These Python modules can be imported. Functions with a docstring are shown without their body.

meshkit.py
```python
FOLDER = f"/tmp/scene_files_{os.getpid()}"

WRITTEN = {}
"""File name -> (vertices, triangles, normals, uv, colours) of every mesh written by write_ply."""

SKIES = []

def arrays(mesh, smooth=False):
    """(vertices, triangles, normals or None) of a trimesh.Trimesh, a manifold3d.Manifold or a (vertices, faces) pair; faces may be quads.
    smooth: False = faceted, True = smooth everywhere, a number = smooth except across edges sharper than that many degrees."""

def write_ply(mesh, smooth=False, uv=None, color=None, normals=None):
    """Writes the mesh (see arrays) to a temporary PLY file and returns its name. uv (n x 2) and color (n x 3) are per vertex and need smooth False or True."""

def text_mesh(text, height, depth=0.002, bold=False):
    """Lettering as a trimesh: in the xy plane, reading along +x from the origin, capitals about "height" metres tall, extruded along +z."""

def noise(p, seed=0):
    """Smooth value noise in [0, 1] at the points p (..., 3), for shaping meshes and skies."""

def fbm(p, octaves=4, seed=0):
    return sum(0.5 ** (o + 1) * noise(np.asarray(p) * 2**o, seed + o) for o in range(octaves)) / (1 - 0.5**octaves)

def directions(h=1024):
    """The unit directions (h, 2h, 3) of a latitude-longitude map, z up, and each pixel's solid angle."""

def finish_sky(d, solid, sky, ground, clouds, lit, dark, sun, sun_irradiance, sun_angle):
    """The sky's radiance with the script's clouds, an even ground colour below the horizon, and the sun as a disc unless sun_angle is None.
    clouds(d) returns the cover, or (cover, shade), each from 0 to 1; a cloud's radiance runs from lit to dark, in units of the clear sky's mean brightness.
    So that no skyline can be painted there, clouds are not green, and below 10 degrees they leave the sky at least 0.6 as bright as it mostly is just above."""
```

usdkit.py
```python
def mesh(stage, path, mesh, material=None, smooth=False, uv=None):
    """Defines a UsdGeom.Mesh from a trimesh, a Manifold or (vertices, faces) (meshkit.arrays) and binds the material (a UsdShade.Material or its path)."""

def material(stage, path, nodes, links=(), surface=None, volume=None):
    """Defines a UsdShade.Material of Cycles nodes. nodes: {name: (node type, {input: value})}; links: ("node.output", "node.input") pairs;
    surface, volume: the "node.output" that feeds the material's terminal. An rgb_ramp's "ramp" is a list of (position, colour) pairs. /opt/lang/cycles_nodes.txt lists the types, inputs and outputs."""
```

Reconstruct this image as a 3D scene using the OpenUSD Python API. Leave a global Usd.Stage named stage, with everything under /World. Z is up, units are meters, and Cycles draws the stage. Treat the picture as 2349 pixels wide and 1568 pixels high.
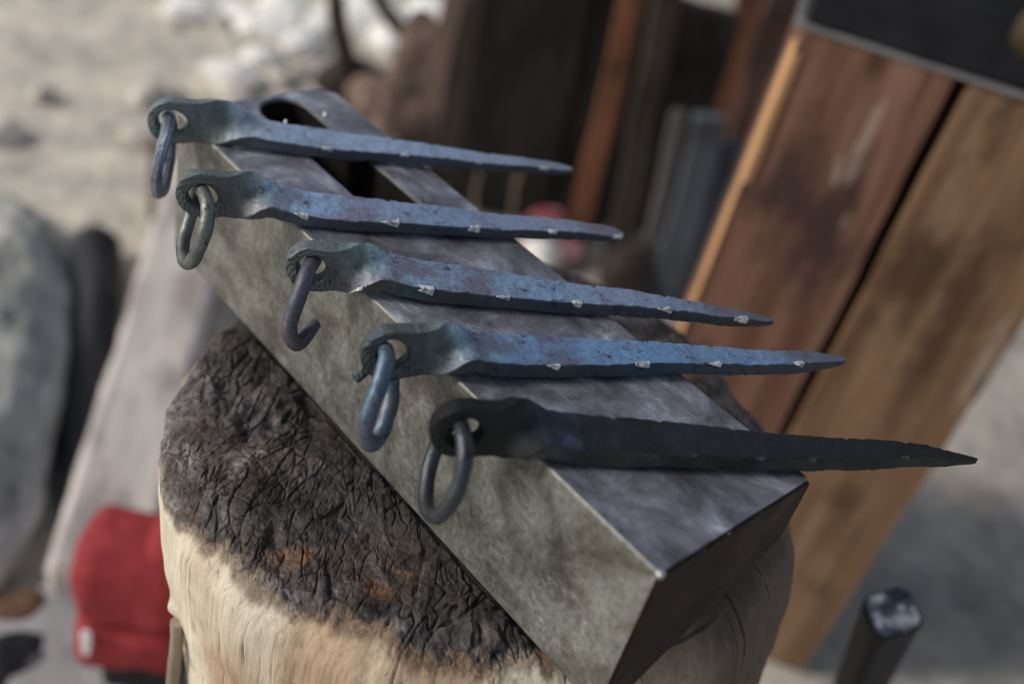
import math, random
import numpy as np, trimesh, manifold3d, usdkit, meshkit
from shapely.geometry import Polygon, Point, LineString
from scipy.interpolate import CubicSpline
from scipy.spatial import cKDTree
from pxr import Usd, UsdGeom, UsdLux, UsdShade, Gf, Sdf, Vt

random.seed(7)
stage = Usd.Stage.CreateInMemory()
UsdGeom.SetStageUpAxis(stage, 'Z')
UsdGeom.SetStageMetersPerUnit(stage, 1.0)
UsdGeom.Xform.Define(stage, '/World')
UsdGeom.Scope.Define(stage, '/World/Looks')

# ------------------------------------------------------------------ camera
RIGHT = np.array([0.73764591, -0.6412302, 0.2114293])
DOWN = np.array([-0.27613202, -0.57225972, -0.77218516])
FWD = np.array([0.61614091, 0.51121682, -0.59918923])
ZT = 0.85                                                     # top of the steel block over the ground
EYE = np.array([-0.25829454, -0.11583492, ZT + 0.29000993])
K = EYE[2] / 0.79                                             # sizes on the ground go with the eye's height
FPX, CX, CY, PW = 2437.556, 1174.5, 784.0, 2349.0
cam = UsdGeom.Camera.Define(stage, '/World/Camera')
cam.CreateHorizontalApertureAttr(36.0)
cam.CreateFocalLengthAttr(36.0 * FPX / PW)
cam.CreateFocusDistanceAttr(0.49)
cam.CreateFStopAttr(3.5)
cam.CreateClippingRangeAttr(Gf.Vec2f(0.01, 2000.0))
cam.CreateExposureAttr(0.68)
M = np.eye(4)
M[:3, 0], M[:3, 1], M[:3, 2], M[:3, 3] = RIGHT, -DOWN, -FWD, EYE
cam.AddTransformOp().Set(Gf.Matrix4d(*M.T.ravel().tolist()))

# ------------------------------------------------------------------ light
SUN = np.array([-0.80, 0.60, 0.0])
SUN_EL = math.radians(33)
SUN = np.r_[SUN[:2] / np.linalg.norm(SUN[:2]) * math.cos(SUN_EL), math.sin(SUN_EL)]
sun = UsdLux.DistantLight.Define(stage, '/World/Sun')
sun.CreateIntensityAttr(0.40)
sun.CreateAngleAttr(12.0)
sun.CreateNormalizeAttr(True) if hasattr(sun, 'CreateNormalizeAttr') else None
sun.CreateColorAttr(Gf.Vec3f(1.0, 0.93, 0.83))
zc = SUN / np.linalg.norm(SUN)
xc = np.cross([0, 0, 1], zc); xc /= np.linalg.norm(xc)
L = np.eye(4); L[:3, 0], L[:3, 1], L[:3, 2] = xc, np.cross(zc, xc), zc
sun.AddTransformOp().Set(Gf.Matrix4d(*L.T.ravel().tolist()))
sky = UsdLux.DomeLight.Define(stage, '/World/sky')
sky.GetPrim().SetCustomDataByKey('kind', 'structure')
skym = usdkit.material(stage, '/World/Looks/sky', {
    's': ('sky_texture', {'sky_type': 'single_scattering', 'sun_disc': False, 'sun_elevation': SUN_EL,
                          'sun_rotation': math.atan2(SUN[0], SUN[1]), 'aerosol_density': 2.0}),
    'h': ('hsv', {'saturation': 0.6}),
    'b': ('background_shader', {'strength': 0.062})}, [('s.color', 'h.color'), ('h.color', 'b.color')], surface='b.background')
UsdShade.MaterialBindingAPI.Apply(sky.GetPrim()).Bind(skym)


# ------------------------------------------------------------------ helpers
def ray(x, y):
    return FWD + RIGHT * (x - CX) / FPX + DOWN * (y - CY) / FPX


def at(x, y, d):
    return EYE + d * ray(x, y)


def on(x, y, z=0.0):
    r = ray(x, y)
    return EYE + r * (z - EYE[2]) / r[2]


def depth(p):
    return (np.asarray(p, float) - EYE) @ FWD


def px(p):
    q = np.asarray(p, float) - EYE
    return np.array([CX + FPX * (q @ RIGHT) / (q @ FWD), CY + FPX * (q @ DOWN) / (q @ FWD)])


def fbm(p, scale, seed=0, octaves=4):
    p = np.asarray(p, float) * scale
    out, a, tot = 0, 1.0, 0
    for k in range(octaves):
        out = out + a * meshkit.noise(p * 2 ** k, seed + k * 17)
        tot += a
        a *= 0.5
    return out / tot - 0.5


def smooth(a, b, x):
    t = np.clip((x - a) / (b - a), 0, 1)
    return t * t * (3 - 2 * t)


used = {}


def numbered(path):
    n = used.get(path, 0)
    used[path] = n + 1
    return path if n == 0 else f'{path}_{n:03d}'


def thing(name, label, cat, mat=np.eye(4), group=None, kind=None):
    path = numbered('/World/' + name)
    x = UsdGeom.Xform.Define(stage, path)
    x.AddTransformOp().Set(Gf.Matrix4d(*np.asarray(mat, float).T.ravel().tolist()))
    tag(x.GetPrim(), label, cat, group, kind)
    return path


def tag(prim, label=None, cat=None, group=None, kind=None):
    for k, v in (('label', label), ('category', cat), ('group', group), ('kind', kind)):
        if v:
            prim.SetCustomDataByKey(k, v)


def part(name, mesh, material, parent, smooth_=30, label=None, attrs=None):
    path = numbered(parent + '/' + name)
    m = usdkit.mesh(stage, path, mesh, material, smooth=smooth_)
    if label:
        m.GetPrim().SetCustomDataByKey('label', label)
    for k, v in (attrs or {}).items():
        UsdGeom.PrimvarsAPI(m).CreatePrimvar(k, Sdf.ValueTypeNames.Color3fArray, 'vertex').Set(Vt.Vec3fArray.FromNumpy(np.asarray(v, np.float32)))
    return path


def solo(name, mesh, material, label, cat, group=None, kind=None, smooth_=30):
    path = numbered('/World/' + name)
    m = usdkit.mesh(stage, path, mesh, material, smooth=smooth_)
    tag(m.GetPrim(), label, cat, group, kind)
    return path


GS = np.diag([K, K, K, 1.0])


def frame(origin, xa, za=(0, 0, 1)):
    xa = np.asarray(xa, float) / np.linalg.norm(xa)
    ya = np.cross(za, xa); ya /= np.linalg.norm(ya)
    m = np.eye(4)
    m[:3, 0], m[:3, 1], m[:3, 2], m[:3, 3] = xa, ya, np.cross(xa, ya), origin
    return m


def tm(man):
    r = man.to_mesh()
    return trimesh.Trimesh(r.vert_properties[:, :3], r.tri_verts, process=False)


def rbox(sx, sy, sz, b=0.003, c=(0, 0, 0)):
    """box with chamfered edges"""
    pts = []
    for i in (-1, 1):
        for j in (-1, 1):
            for k in (-1, 1):
                h = np.array([sx / 2 * i, sy / 2 * j, sz / 2 * k])
                for ax in range(3):
                    q = h.copy()
                    for o in range(3):
                        if o != ax:
                            q[o] -= b * np.sign(h[o])
                    pts.append(q)
    m = trimesh.convex.convex_hull(np.array(pts))
    m.apply_translation(c)
    return m


def wobble(mesh, amp, scale, seed=0, edge=None):
    v, f = np.array(mesh.vertices), np.array(mesh.faces)
    if edge:
        v, f = trimesh.remesh.subdivide_to_size(v, f, edge)
        mm = trimesh.Trimesh(v, f, process=True)
        v, f = np.array(mm.vertices), np.array(mm.faces)
    d = np.stack([fbm(v, scale, seed + k * 31) for k in range(3)], 1)
    return trimesh.Trimesh(v + d * amp * 2, f, process=False)


def lump(r, seed, amp=0.3, squash=(1, 1, 1), sub=4, scale=None):
    m = trimesh.creation.icosphere(sub, 1.0)
    v = np.array(m.vertices)
    v = v * (1 + 2 * amp * fbm(v + seed * 3.1, scale or 1.3, seed)[:, None])
    return trimesh.Trimesh(v * r * np.array(squash), m.faces, process=False)


def tube(points, radius, n=14, closed=False, samples=160, dents=0.0, seed=0, flat=1.0):
    """a round bar bent along a smooth line through the points"""
    P = np.asarray(points, float)
    if closed:
        P = np.vstack([P, P[:1]])
    t = np.r_[0, np.cumsum(np.linalg.norm(np.diff(P, axis=0), axis=1))]
    cs = CubicSpline(t, P, bc_type='periodic' if closed else 'natural')
    u = np.linspace(0, t[-1], samples, endpoint=not closed)
    C, T = cs(u), cs(u, 1)
    T /= np.linalg.norm(T, axis=1, keepdims=True)
    N = np.zeros_like(T)
    ref = np.array([0, 0, 1.0]) if abs(T[0, 2]) < 0.8 else np.array([1.0, 0, 0])
    N[0] = np.cross(T[0], ref); N[0] /= np.linalg.norm(N[0])
    for i in range(1, len(T)):
        N[i] = N[i - 1] - T[i] * (N[i - 1] @ T[i])
        N[i] /= np.linalg.norm(N[i])
    B = np.cross(T, N)
    twist = 0.0
    if closed:  # spread the mismatch over the loop
        n2 = N[-1] - T[0] * (N[-1] @ T[0])
        twist = math.atan2(n2 @ B[0], n2 @ N[0])
    R = np.broadcast_to(np.asarray(radius(u / t[-1]) if callable(radius) else radius, float), u.shape)
    a = np.linspace(0, 2 * np.pi, n, endpoint=False)
    A = a[None, :] - (twist * (u / t[-1]))[:, None]
    V = C[:, None] + (np.cos(A)[..., None] * N[:, None] + flat * np.sin(A)[..., None] * B[:, None]) * R[:, None, None]
    if dents:
        nn = (V - C[:, None]) / np.maximum(R[:, None, None], 1e-9)
        V = V + nn * (dents * 2 * fbm(V, 130, seed, 3))[..., None]
    k = len(u)
    idx = np.arange(k * n).reshape(k, n)
    nxt = np.roll(idx, -1, 1)
    rows = range(k if closed else k - 1)
    F = []
    for i in rows:
        j = (i + 1) % k
        F.append(np.stack([idx[i], nxt[i], nxt[j], idx[j]], 1))
    F = np.vstack(F)
    F = np.vstack([F[:, [0, 1, 2]], F[:, [0, 2, 3]]])
    V = V.reshape(-1, 3)
    if not closed:
        c0, c1 = len(V), len(V) + 1
        V = np.vstack([V, C[0], C[-1]])
        F = np.vstack([F, np.stack([nxt[0], idx[0], np.full(n, c0)], 1), np.stack([idx[-1], nxt[-1], np.full(n, c1)], 1)])
    m = trimesh.Trimesh(V, F, process=False)
    if m.volume < 0:
        m.invert()
    return m


# ------------------------------------------------------------------ materials
def look(name, nodes, links, surface='p.BSDF'):
    return usdkit.material(stage, '/World/Looks/' + name, nodes, links, surface)


def stone_like(name, stops, scale=8, detail=8, rough=0.9, bump=0.3, bscale=60, stretch=(1, 1, 1), metallic=0.0, dist=0.01, rr=0.6, spec=0.3):
    """noise through a colour ramp, with fine relief; stretch gives grain"""
    return look(name, {
        'tc': ('texture_coordinate', {}),
        'mp': ('mapping', {'scale': stretch}),
        'n': ('noise_texture', {'scale': scale, 'detail': detail, 'roughness': rr}),
        'r': ('rgb_ramp', {'ramp': stops}),
        'nb': ('noise_texture', {'scale': bscale, 'detail': 6, 'roughness': 0.65}),
        'b': ('bump', {'strength': bump, 'distance': dist}),
        'p': ('principled_bsdf', {'roughness': rough, 'metallic': metallic, 'specular_ior_level': spec})},
        [('tc.object', 'mp.vector'), ('mp.vector', 'n.vector'), ('n.fac', 'r.fac'), ('r.color', 'p.base_color'),
         ('mp.vector', 'nb.vector'), ('nb.fac', 'b.height'), ('b.normal', 'p.normal')])


def wood(name, dark, mid, light, stain, scale=1.0, rough=0.75, stain_at=(0.52, 0.62), scuff=0.0):
    """long grain along the piece's own z, with blotchy stains"""
    return look(name, {
        'tc': ('texture_coordinate', {}),
        'mp': ('mapping', {'scale': (55 * scale, 55 * scale, 3.2 * scale)}),
        'n': ('noise_texture', {'scale': 1.0, 'detail': 9, 'roughness': 0.68, 'distortion': 0.6}),
        'r': ('rgb_ramp', {'ramp': [(0.28, dark), (0.5, mid), (0.72, light)]}),
        'mp2': ('mapping', {'scale': (14 * scale, 14 * scale, 6 * scale)}),
        'n2': ('noise_texture', {'scale': 1.0, 'detail': 6, 'roughness': 0.6}),
        'r2': ('rgb_ramp', {'ramp': [(stain_at[0], (0, 0, 0)), (stain_at[1], (1, 1, 1))]}),
        'mx': ('mix_color', {'blend_type': 'mix', 'b': stain}),
        'mp3': ('mapping', {'scale': (34 * scale, 34 * scale, 9 * scale), 'location': (3.3, 1.7, 0.4)}),
        'n3': ('noise_texture', {'scale': 1.0, 'detail': 3, 'roughness': 0.55}),
        'r3': ('rgb_ramp', {'ramp': [(0.64, (0, 0, 0)), (0.74, (scuff, scuff, scuff))]}),
        'mx3': ('mix_color', {'b': (0.5, 0.43, 0.37)}),
        'vk': ('voronoi_texture', {'feature': 'f1', 'scale': 1.0}), 'mpk': ('mapping', {'scale': (17 * scale, 17 * scale, 10 * scale)}),
        'rk': ('rgb_ramp', {'ramp': [(0.06, (0.8, 0.8, 0.8)), (0.17, (0, 0, 0))]}), 'mk': ('mix_color', {'b': dark}),
        'b': ('bump', {'strength': 0.45, 'distance': 0.004}),
        'p': ('principled_bsdf', {'roughness': rough, 'specular_ior_level': 0.3})},
        [('tc.object', 'mp.vector'), ('mp.vector', 'n.vector'), ('n.fac', 'r.fac'), ('tc.object', 'mp2.vector'), ('mp2.vector', 'n2.vector'),
         ('n2.fac', 'r2.fac'), ('r2.color', 'mx.fac'), ('r.color', 'mx.a'), ('mx.result', 'mx3.a'), ('tc.object', 'mp3.vector'), ('mp3.vector', 'n3.vector'), ('n3.fac', 'r3.fac'), ('r3.color', 'mx3.fac'), ('tc.object', 'mpk.vector'), ('mpk.vector', 'vk.vector'), ('vk.distance', 'rk.fac'), ('rk.color', 'mk.fac'), ('mx3.result', 'mk.a'), ('mk.result', 'p.base_color'), ('n.fac', 'b.height'), ('b.normal', 'p.normal')])


def block_look():
    """worn tool steel: greyish olive sides, darker purple-grey polished top, brown rusty end darkened with painted shade; bright worn edges"""
    nodes = {
        'tc': ('texture_coordinate', {}),
        'ge': ('geometry', {}),
        'sx': ('separate_xyz', {}), 'sp': ('separate_xyz', {}),
        'nA': ('noise_texture', {'scale': 36, 'detail': 9, 'roughness': 0.68, 'distortion': 0.3}),
        'side': ('rgb_ramp', {'ramp': [(0.27, (0.05, 0.045, 0.038)), (0.41, (0.115, 0.112, 0.1)), (0.53, (0.185, 0.187, 0.175)), (0.64, (0.245, 0.25, 0.24)), (0.78, (0.38, 0.38, 0.365))]}),
        'nB': ('noise_texture', {'scale': 300, 'detail': 6, 'roughness': 0.75}), 'fl': ('rgb_ramp', {'ramp': [(0.6, (0, 0, 0)), (0.72, (0.7, 0.7, 0.7))]}), 'nF': ('noise_texture', {'scale': 48, 'detail': 4}), 'fm': ('rgb_ramp', {'ramp': [(0.46, (0.05, 0.05, 0.05)), (0.62, (1, 1, 1))]}), 'ff': ('math', {'math_type': 'multiply'}), 'topf': ('mix_color', {'b': (0.75, 0.74, 0.76)}),
        'sideg': ('rgb_ramp', {'ramp': [(0.3, (0.4, 0.4, 0.38)), (0.47, (0.9, 0.9, 0.88)), (0.62, (1.25, 1.25, 1.24)), (0.75, (2.0, 2.0, 2.0))]}),
        'sidem': ('mix_color', {'blend_type': 'multiply', 'fac': 0.9, 'use_clamp': False, 'use_clamp_result': False}),
        'mt': ('mapping', {'scale': (34, 22, 30), 'rotation': (0, 0, 0.5)}),
        'nT': ('noise_texture', {'scale': 1.0, 'detail': 9, 'roughness': 0.7, 'distortion': 0.5}),
        'top': ('rgb_ramp', {'ramp': [(0.30, (0.06, 0.055, 0.064)), (0.42, (0.15, 0.15, 0.175)), (0.53, (0.275, 0.285, 0.335)), (0.60, (0.45, 0.47, 0.545)), (0.70, (0.9, 0.92, 0.97))]}),
        'ms': ('mapping', {'scale': (420, 30, 100), 'rotation': (0, 0, 0.55)}),
        'nS': ('noise_texture', {'scale': 1.0, 'detail': 4, 'roughness': 0.6}),
        'scr': ('rgb_ramp', {'ramp': [(0.6, (0, 0, 0)), (0.74, (0.5, 0.5, 0.5))]}),
        'topm': ('mix_color', {'blend_type': 'mix', 'b': (0.45, 0.45, 0.48)}),
        'end': ('rgb_ramp', {'ramp': [(0.3, (0.006, 0.004, 0.0035)), (0.5, (0.016, 0.010, 0.008)), (0.7, (0.04, 0.022, 0.016))]}),  # rust brown, taken down to carry the shade of this end
        'tz': ('math', {'math_type': 'greater_than', 'value2': 0.8}),
        'tz2': ('math', {'math_type': 'greater_than', 'value2': -0.002}),
        'tzm': ('math', {'math_type': 'multiply'}),
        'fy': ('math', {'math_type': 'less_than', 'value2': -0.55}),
        'm1': ('mix_color', {}), 'm2': ('mix_color', {}),
        # inside of the slot: coloured near black; bare bright corner; a round scuff on the near side
        'iz': ('math', {'math_type': 'less_than', 'value2': -0.0016}), 'sl1': ('vector_math', {'math_type': 'subtract', 'vector2': (0.0575, 0.30, 0.0)}),
        'sls': ('vector_math', {'math_type': 'multiply', 'vector2': (1.0, 0.245, 0.0)}), 'sll': ('vector_math', {'math_type': 'length'}),
        'sin': ('math', {'math_type': 'less_than', 'value2': 0.0235}), 'slm': ('math', {'math_type': 'multiply'}),
        'm3': ('mix_color', {'b': (0.012, 0.011, 0.009)}),
        'cd': ('vector_math', {'math_type': 'distance', 'vector2': (0.001, 0.0, 0.0)}), 'cm': ('map_range', {'from_min': 0.0034, 'from_max': 0.0010, 'to_min': 0.0, 'to_max': 1.0, 'clamp': True}),
        'm4': ('mix_color', {'b': (0.62, 0.62, 0.63)}),
        'rd': ('vector_math', {'math_type': 'distance', 'vector2': (0.0, 0.0345, -0.062)}), 'ra': ('math', {'math_type': 'subtract', 'value2': 0.0155}), 'rb': ('math', {'math_type': 'absolute'}),
        'rc': ('map_range', {'from_min': 0.0030, 'from_max': 0.0008, 'to_min': 0.0, 'to_max': 1.0, 'clamp': True}),
        'rn': ('rgb_ramp', {'ramp': [(0.47, (0, 0, 0)), (0.66, (0.6, 0.6, 0.6))]}), 'rm': ('math', {'math_type': 'multiply'}), 'm5': ('mix_color', {'b': (0.5, 0.5, 0.5)}),
        'rg': ('rgb_ramp', {'ramp': [(0.3, (0.34, 0.34, 0.34)), (0.7, (0.56, 0.56, 0.56))]}),
        'rgs': ('math', {'math_type': 'multiply_add', 'value2': -0.16, 'value3': 0.0}),
        'rgm': ('math', {'math_type': 'add'}),
        'met': ('math', {'math_type': 'multiply_add', 'value2': 0.3, 'value3': 0.3}),
        'bm': ('bump', {'strength': 0.22, 'distance': 0.002}),
        'spc': ('math', {'math_type': 'multiply_add', 'value2': -0.42, 'value3': 0.5}), 'mfe': ('math', {'math_type': 'multiply_add', 'value2': -0.28, 'value3': 0.0}), 'mfa': ('math', {'math_type': 'add', 'use_clamp': True}),
        'p': ('principled_bsdf', {'roughness': 0.45, 'metallic': 0.5, 'specular_ior_level': 0.5})}
    links = [('fy.value', 'spc.value1'), ('spc.value', 'p.specular_ior_level'), ('fy.value', 'mfe.value1'), ('mfe.value', 'mfa.value1'), ('met.value', 'mfa.value2'), ('tc.object', 'nA.vector'), ('nA.fac', 'side.fac'), ('tc.object', 'nB.vector'), ('nB.fac', 'sideg.fac'), ('side.color', 'sidem.a'), ('sideg.color', 'sidem.b'),
             ('tc.object', 'mt.vector'), ('mt.vector', 'nT.vector'), ('nT.fac', 'top.fac'), ('tc.object', 'ms.vector'), ('ms.vector', 'nS.vector'), ('nS.fac', 'scr.fac'),
             ('scr.color', 'topm.fac'), ('top.color', 'topm.a'), ('nT.fac', 'end.fac'),
             ('ge.true_normal', 'sx.vector'), ('tc.object', 'sp.vector'), ('sx.z', 'tz.value1'), ('sp.z', 'tz2.value1'), ('tz.value', 'tzm.value1'), ('tz2.value', 'tzm.value2'),
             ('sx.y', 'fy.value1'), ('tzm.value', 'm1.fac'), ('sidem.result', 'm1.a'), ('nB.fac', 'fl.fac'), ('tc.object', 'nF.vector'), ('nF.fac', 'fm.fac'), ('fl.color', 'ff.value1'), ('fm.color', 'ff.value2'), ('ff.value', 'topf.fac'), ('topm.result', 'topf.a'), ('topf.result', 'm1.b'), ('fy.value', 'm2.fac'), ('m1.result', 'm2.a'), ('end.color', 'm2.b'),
             ('sp.z', 'iz.value1'), ('tc.object', 'sl1.vector1'), ('sl1.vector', 'sls.vector1'), ('sls.vector', 'sll.vector1'), ('sll.value', 'sin.value1'), ('iz.value', 'slm.value1'), ('sin.value', 'slm.value2'),
             ('slm.value', 'm3.fac'), ('m5.result', 'm3.a'), ('tc.object', 'cd.vector1'), ('cd.value', 'cm.value'), ('cm.result', 'm4.fac'), ('m3.result', 'm4.a'),
             ('tc.object', 'rd.vector1'), ('rd.value', 'ra.value1'), ('ra.value', 'rb.value1'), ('rb.value', 'rc.value'), ('nB.fac', 'rn.fac'), ('rn.color', 'rm.value1'), ('rc.result', 'rm.value2'), ('rm.value', 'm5.fac'), ('m2.result', 'm5.a'),
             ('m4.result', 'p.base_color'), ('nA.fac', 'rg.fac'), ('rg.color', 'rgm.value1'), ('tzm.value', 'rgs.value1'), ('rgs.value', 'rgm.value2'), ('rgm.value', 'p.roughness'),
             ('tzm.value', 'met.value1'), ('mfa.value', 'p.metallic'), ('nB.fac', 'bm.height'), ('bm.normal', 'p.normal')]
    return look('anvil_steel', nodes, links)


def hook_look(name, zones, blot, purple, rough=0.55, metallic=0.5, amount=1.0, red=None, front_shade_relief=True):
    """forge scale along the bar's own length (its x), heat colours, dark flakes, shade painted on the front-turned faces"""
    zones = [(a_, tuple(min(1.0, v_ * (1.3 if metallic > 0.4 else 1.0) * w_) for v_, w_ in zip(c_, (0.93, 1.04, 1.02)))) for a_, c_ in zones]
    zones = [(a_, tuple(1.30 * (0.84 * v_ + 0.16 * sum(c_) / 3) for v_ in c_)) for a_, c_ in zones]
    nodes = {
        'tc': ('texture_coordinate', {}), 's': ('separate_xyz', {}),
        'nw': ('noise_texture', {'scale': 60, 'detail': 3}),
        'wob': ('math', {'math_type': 'multiply_add', 'value2': 0.016, 'value3': -0.008}),
        'xx': ('math', {'math_type': 'add'}),
        'mr': ('map_range', {'from_min': -0.014, 'from_max': 0.215}),
        'zr': ('rgb_ramp', {'ramp': zones}),
        'n1': ('noise_texture', {'scale': 42, 'detail': 7, 'roughness': 0.62}),
        'r1': ('rgb_ramp', {'ramp': [(0.47, (0, 0, 0)), (0.6, (0.8 * amount,) * 3)]}),
        'm1': ('mix_color', {'b': purple}),
        'mpf': ('mapping', {'scale': (170, 230, 230)}),
        'n2': ('noise_texture', {'scale': 1.0, 'detail': 6, 'roughness': 0.7, 'distortion': 0.4}),
        'r2': ('rgb_ramp', {'ramp': [(0.585, (0, 0, 0)), (0.635, (0.9 * amount,) * 3)]}),
        'm2': ('mix_color', {'b': blot}),
        'rn': ('math', {'math_type': 'multiply_add', 'value2': 0.35, 'value3': rough - 0.17}),
        'n3': ('noise_texture', {'scale': 520, 'detail': 4, 'roughness': 0.7}),
        'b': ('bump', {'strength': 0.3, 'distance': 0.0012}),
        'b2': ('bump', {'strength': 0.3, 'distance': 0.0008}),
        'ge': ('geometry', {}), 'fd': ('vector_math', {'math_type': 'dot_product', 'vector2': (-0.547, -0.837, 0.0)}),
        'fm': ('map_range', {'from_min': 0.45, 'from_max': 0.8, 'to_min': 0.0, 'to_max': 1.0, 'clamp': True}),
        'ft': ('math', {'math_type': 'multiply', 'value2': 0.85 if front_shade_relief else 0.0}),
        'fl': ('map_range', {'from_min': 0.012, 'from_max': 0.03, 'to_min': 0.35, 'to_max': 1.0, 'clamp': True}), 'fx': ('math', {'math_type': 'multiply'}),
        'fc': ('rgb_ramp', {'ramp': [(0.35, (0.012, 0.013, 0.014)), (0.6, (0.035, 0.038, 0.037)), (0.75, (0.08, 0.085, 0.08))]}),  # painted shade: near black tones for faces turned to the front
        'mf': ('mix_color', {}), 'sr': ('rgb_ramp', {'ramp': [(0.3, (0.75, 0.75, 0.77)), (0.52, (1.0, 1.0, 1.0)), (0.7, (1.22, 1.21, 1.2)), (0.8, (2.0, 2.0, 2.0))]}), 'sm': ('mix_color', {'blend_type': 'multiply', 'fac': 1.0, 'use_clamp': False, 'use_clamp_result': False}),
        'wv': ('wave_texture', {'wave_type': 'rings', 'rings_direction': 'y', 'scale': 130, 'distortion': 5, 'detail': 3, 'detail_scale': 2}),
        'wm': ('map_range', {'from_min': 0.016, 'from_max': 0.010, 'to_min': 0.0, 'to_max': 0.3 if front_shade_relief else 0.0, 'clamp': True}), 'bw': ('bump', {'distance': 0.0008}),
        'p': ('principled_bsdf', {'metallic': metallic, 'specular_ior_level': 0.4 if metallic > 0.2 else 0.2})}
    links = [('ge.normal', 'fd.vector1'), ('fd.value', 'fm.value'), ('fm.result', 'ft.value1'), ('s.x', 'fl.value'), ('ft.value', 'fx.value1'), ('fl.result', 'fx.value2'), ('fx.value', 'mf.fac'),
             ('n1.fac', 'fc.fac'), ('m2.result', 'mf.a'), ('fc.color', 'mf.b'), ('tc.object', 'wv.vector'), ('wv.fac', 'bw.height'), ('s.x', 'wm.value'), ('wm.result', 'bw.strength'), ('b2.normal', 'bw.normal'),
             ('tc.object', 's.vector'), ('tc.object', 'nw.vector'), ('nw.fac', 'wob.value1'), ('wob.value', 'xx.value1'), ('s.x', 'xx.value2'), ('xx.value', 'mr.value'),
             ('mr.result', 'zr.fac'), ('tc.object', 'n1.vector'), ('n1.fac', 'r1.fac'), ('r1.color', 'm1.fac'), ('zr.color', 'm1.a'), ('tc.object', 'mpf.vector'), ('mpf.vector', 'n2.vector'),
             ('n2.fac', 'r2.fac'), ('r2.color', 'm2.fac'), ('m1.result', 'm2.a'), ('n3.fac', 'sr.fac'), ('mf.result', 'sm.a'), ('sr.color', 'sm.b'), ('sm.result', 'p.base_color'), ('n1.fac', 'rn.value1'), ('rn.value', 'p.roughness'),
             ('tc.object', 'n3.vector'), ('n3.fac', 'b.height'), ('n2.fac', 'b2.height'), ('b.normal', 'b2.normal'), ('bw.normal', 'p.normal')]
    if red:
        nodes['rs'] = ('vector_math', {'math_type': 'distance', 'vector2': red[0]})
        nodes['rm'] = ('map_range', {'from_min': red[1], 'from_max': red[1] * 0.3, 'to_min': 0.0, 'to_max': 0.7, 'clamp': True})
        nodes['m3'] = ('mix_color', {'b': (0.30, 0.06, 0.07)})
        links = [l for l in links if l != ('sm.result', 'p.base_color')] + [('tc.object', 'rs.vector1'), ('rs.value', 'rm.value'), ('rm.result', 'm3.fac'), ('sm.result', 'm3.a'), ('m3.result', 'p.base_color')]
    return look(name, nodes, links)


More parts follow.
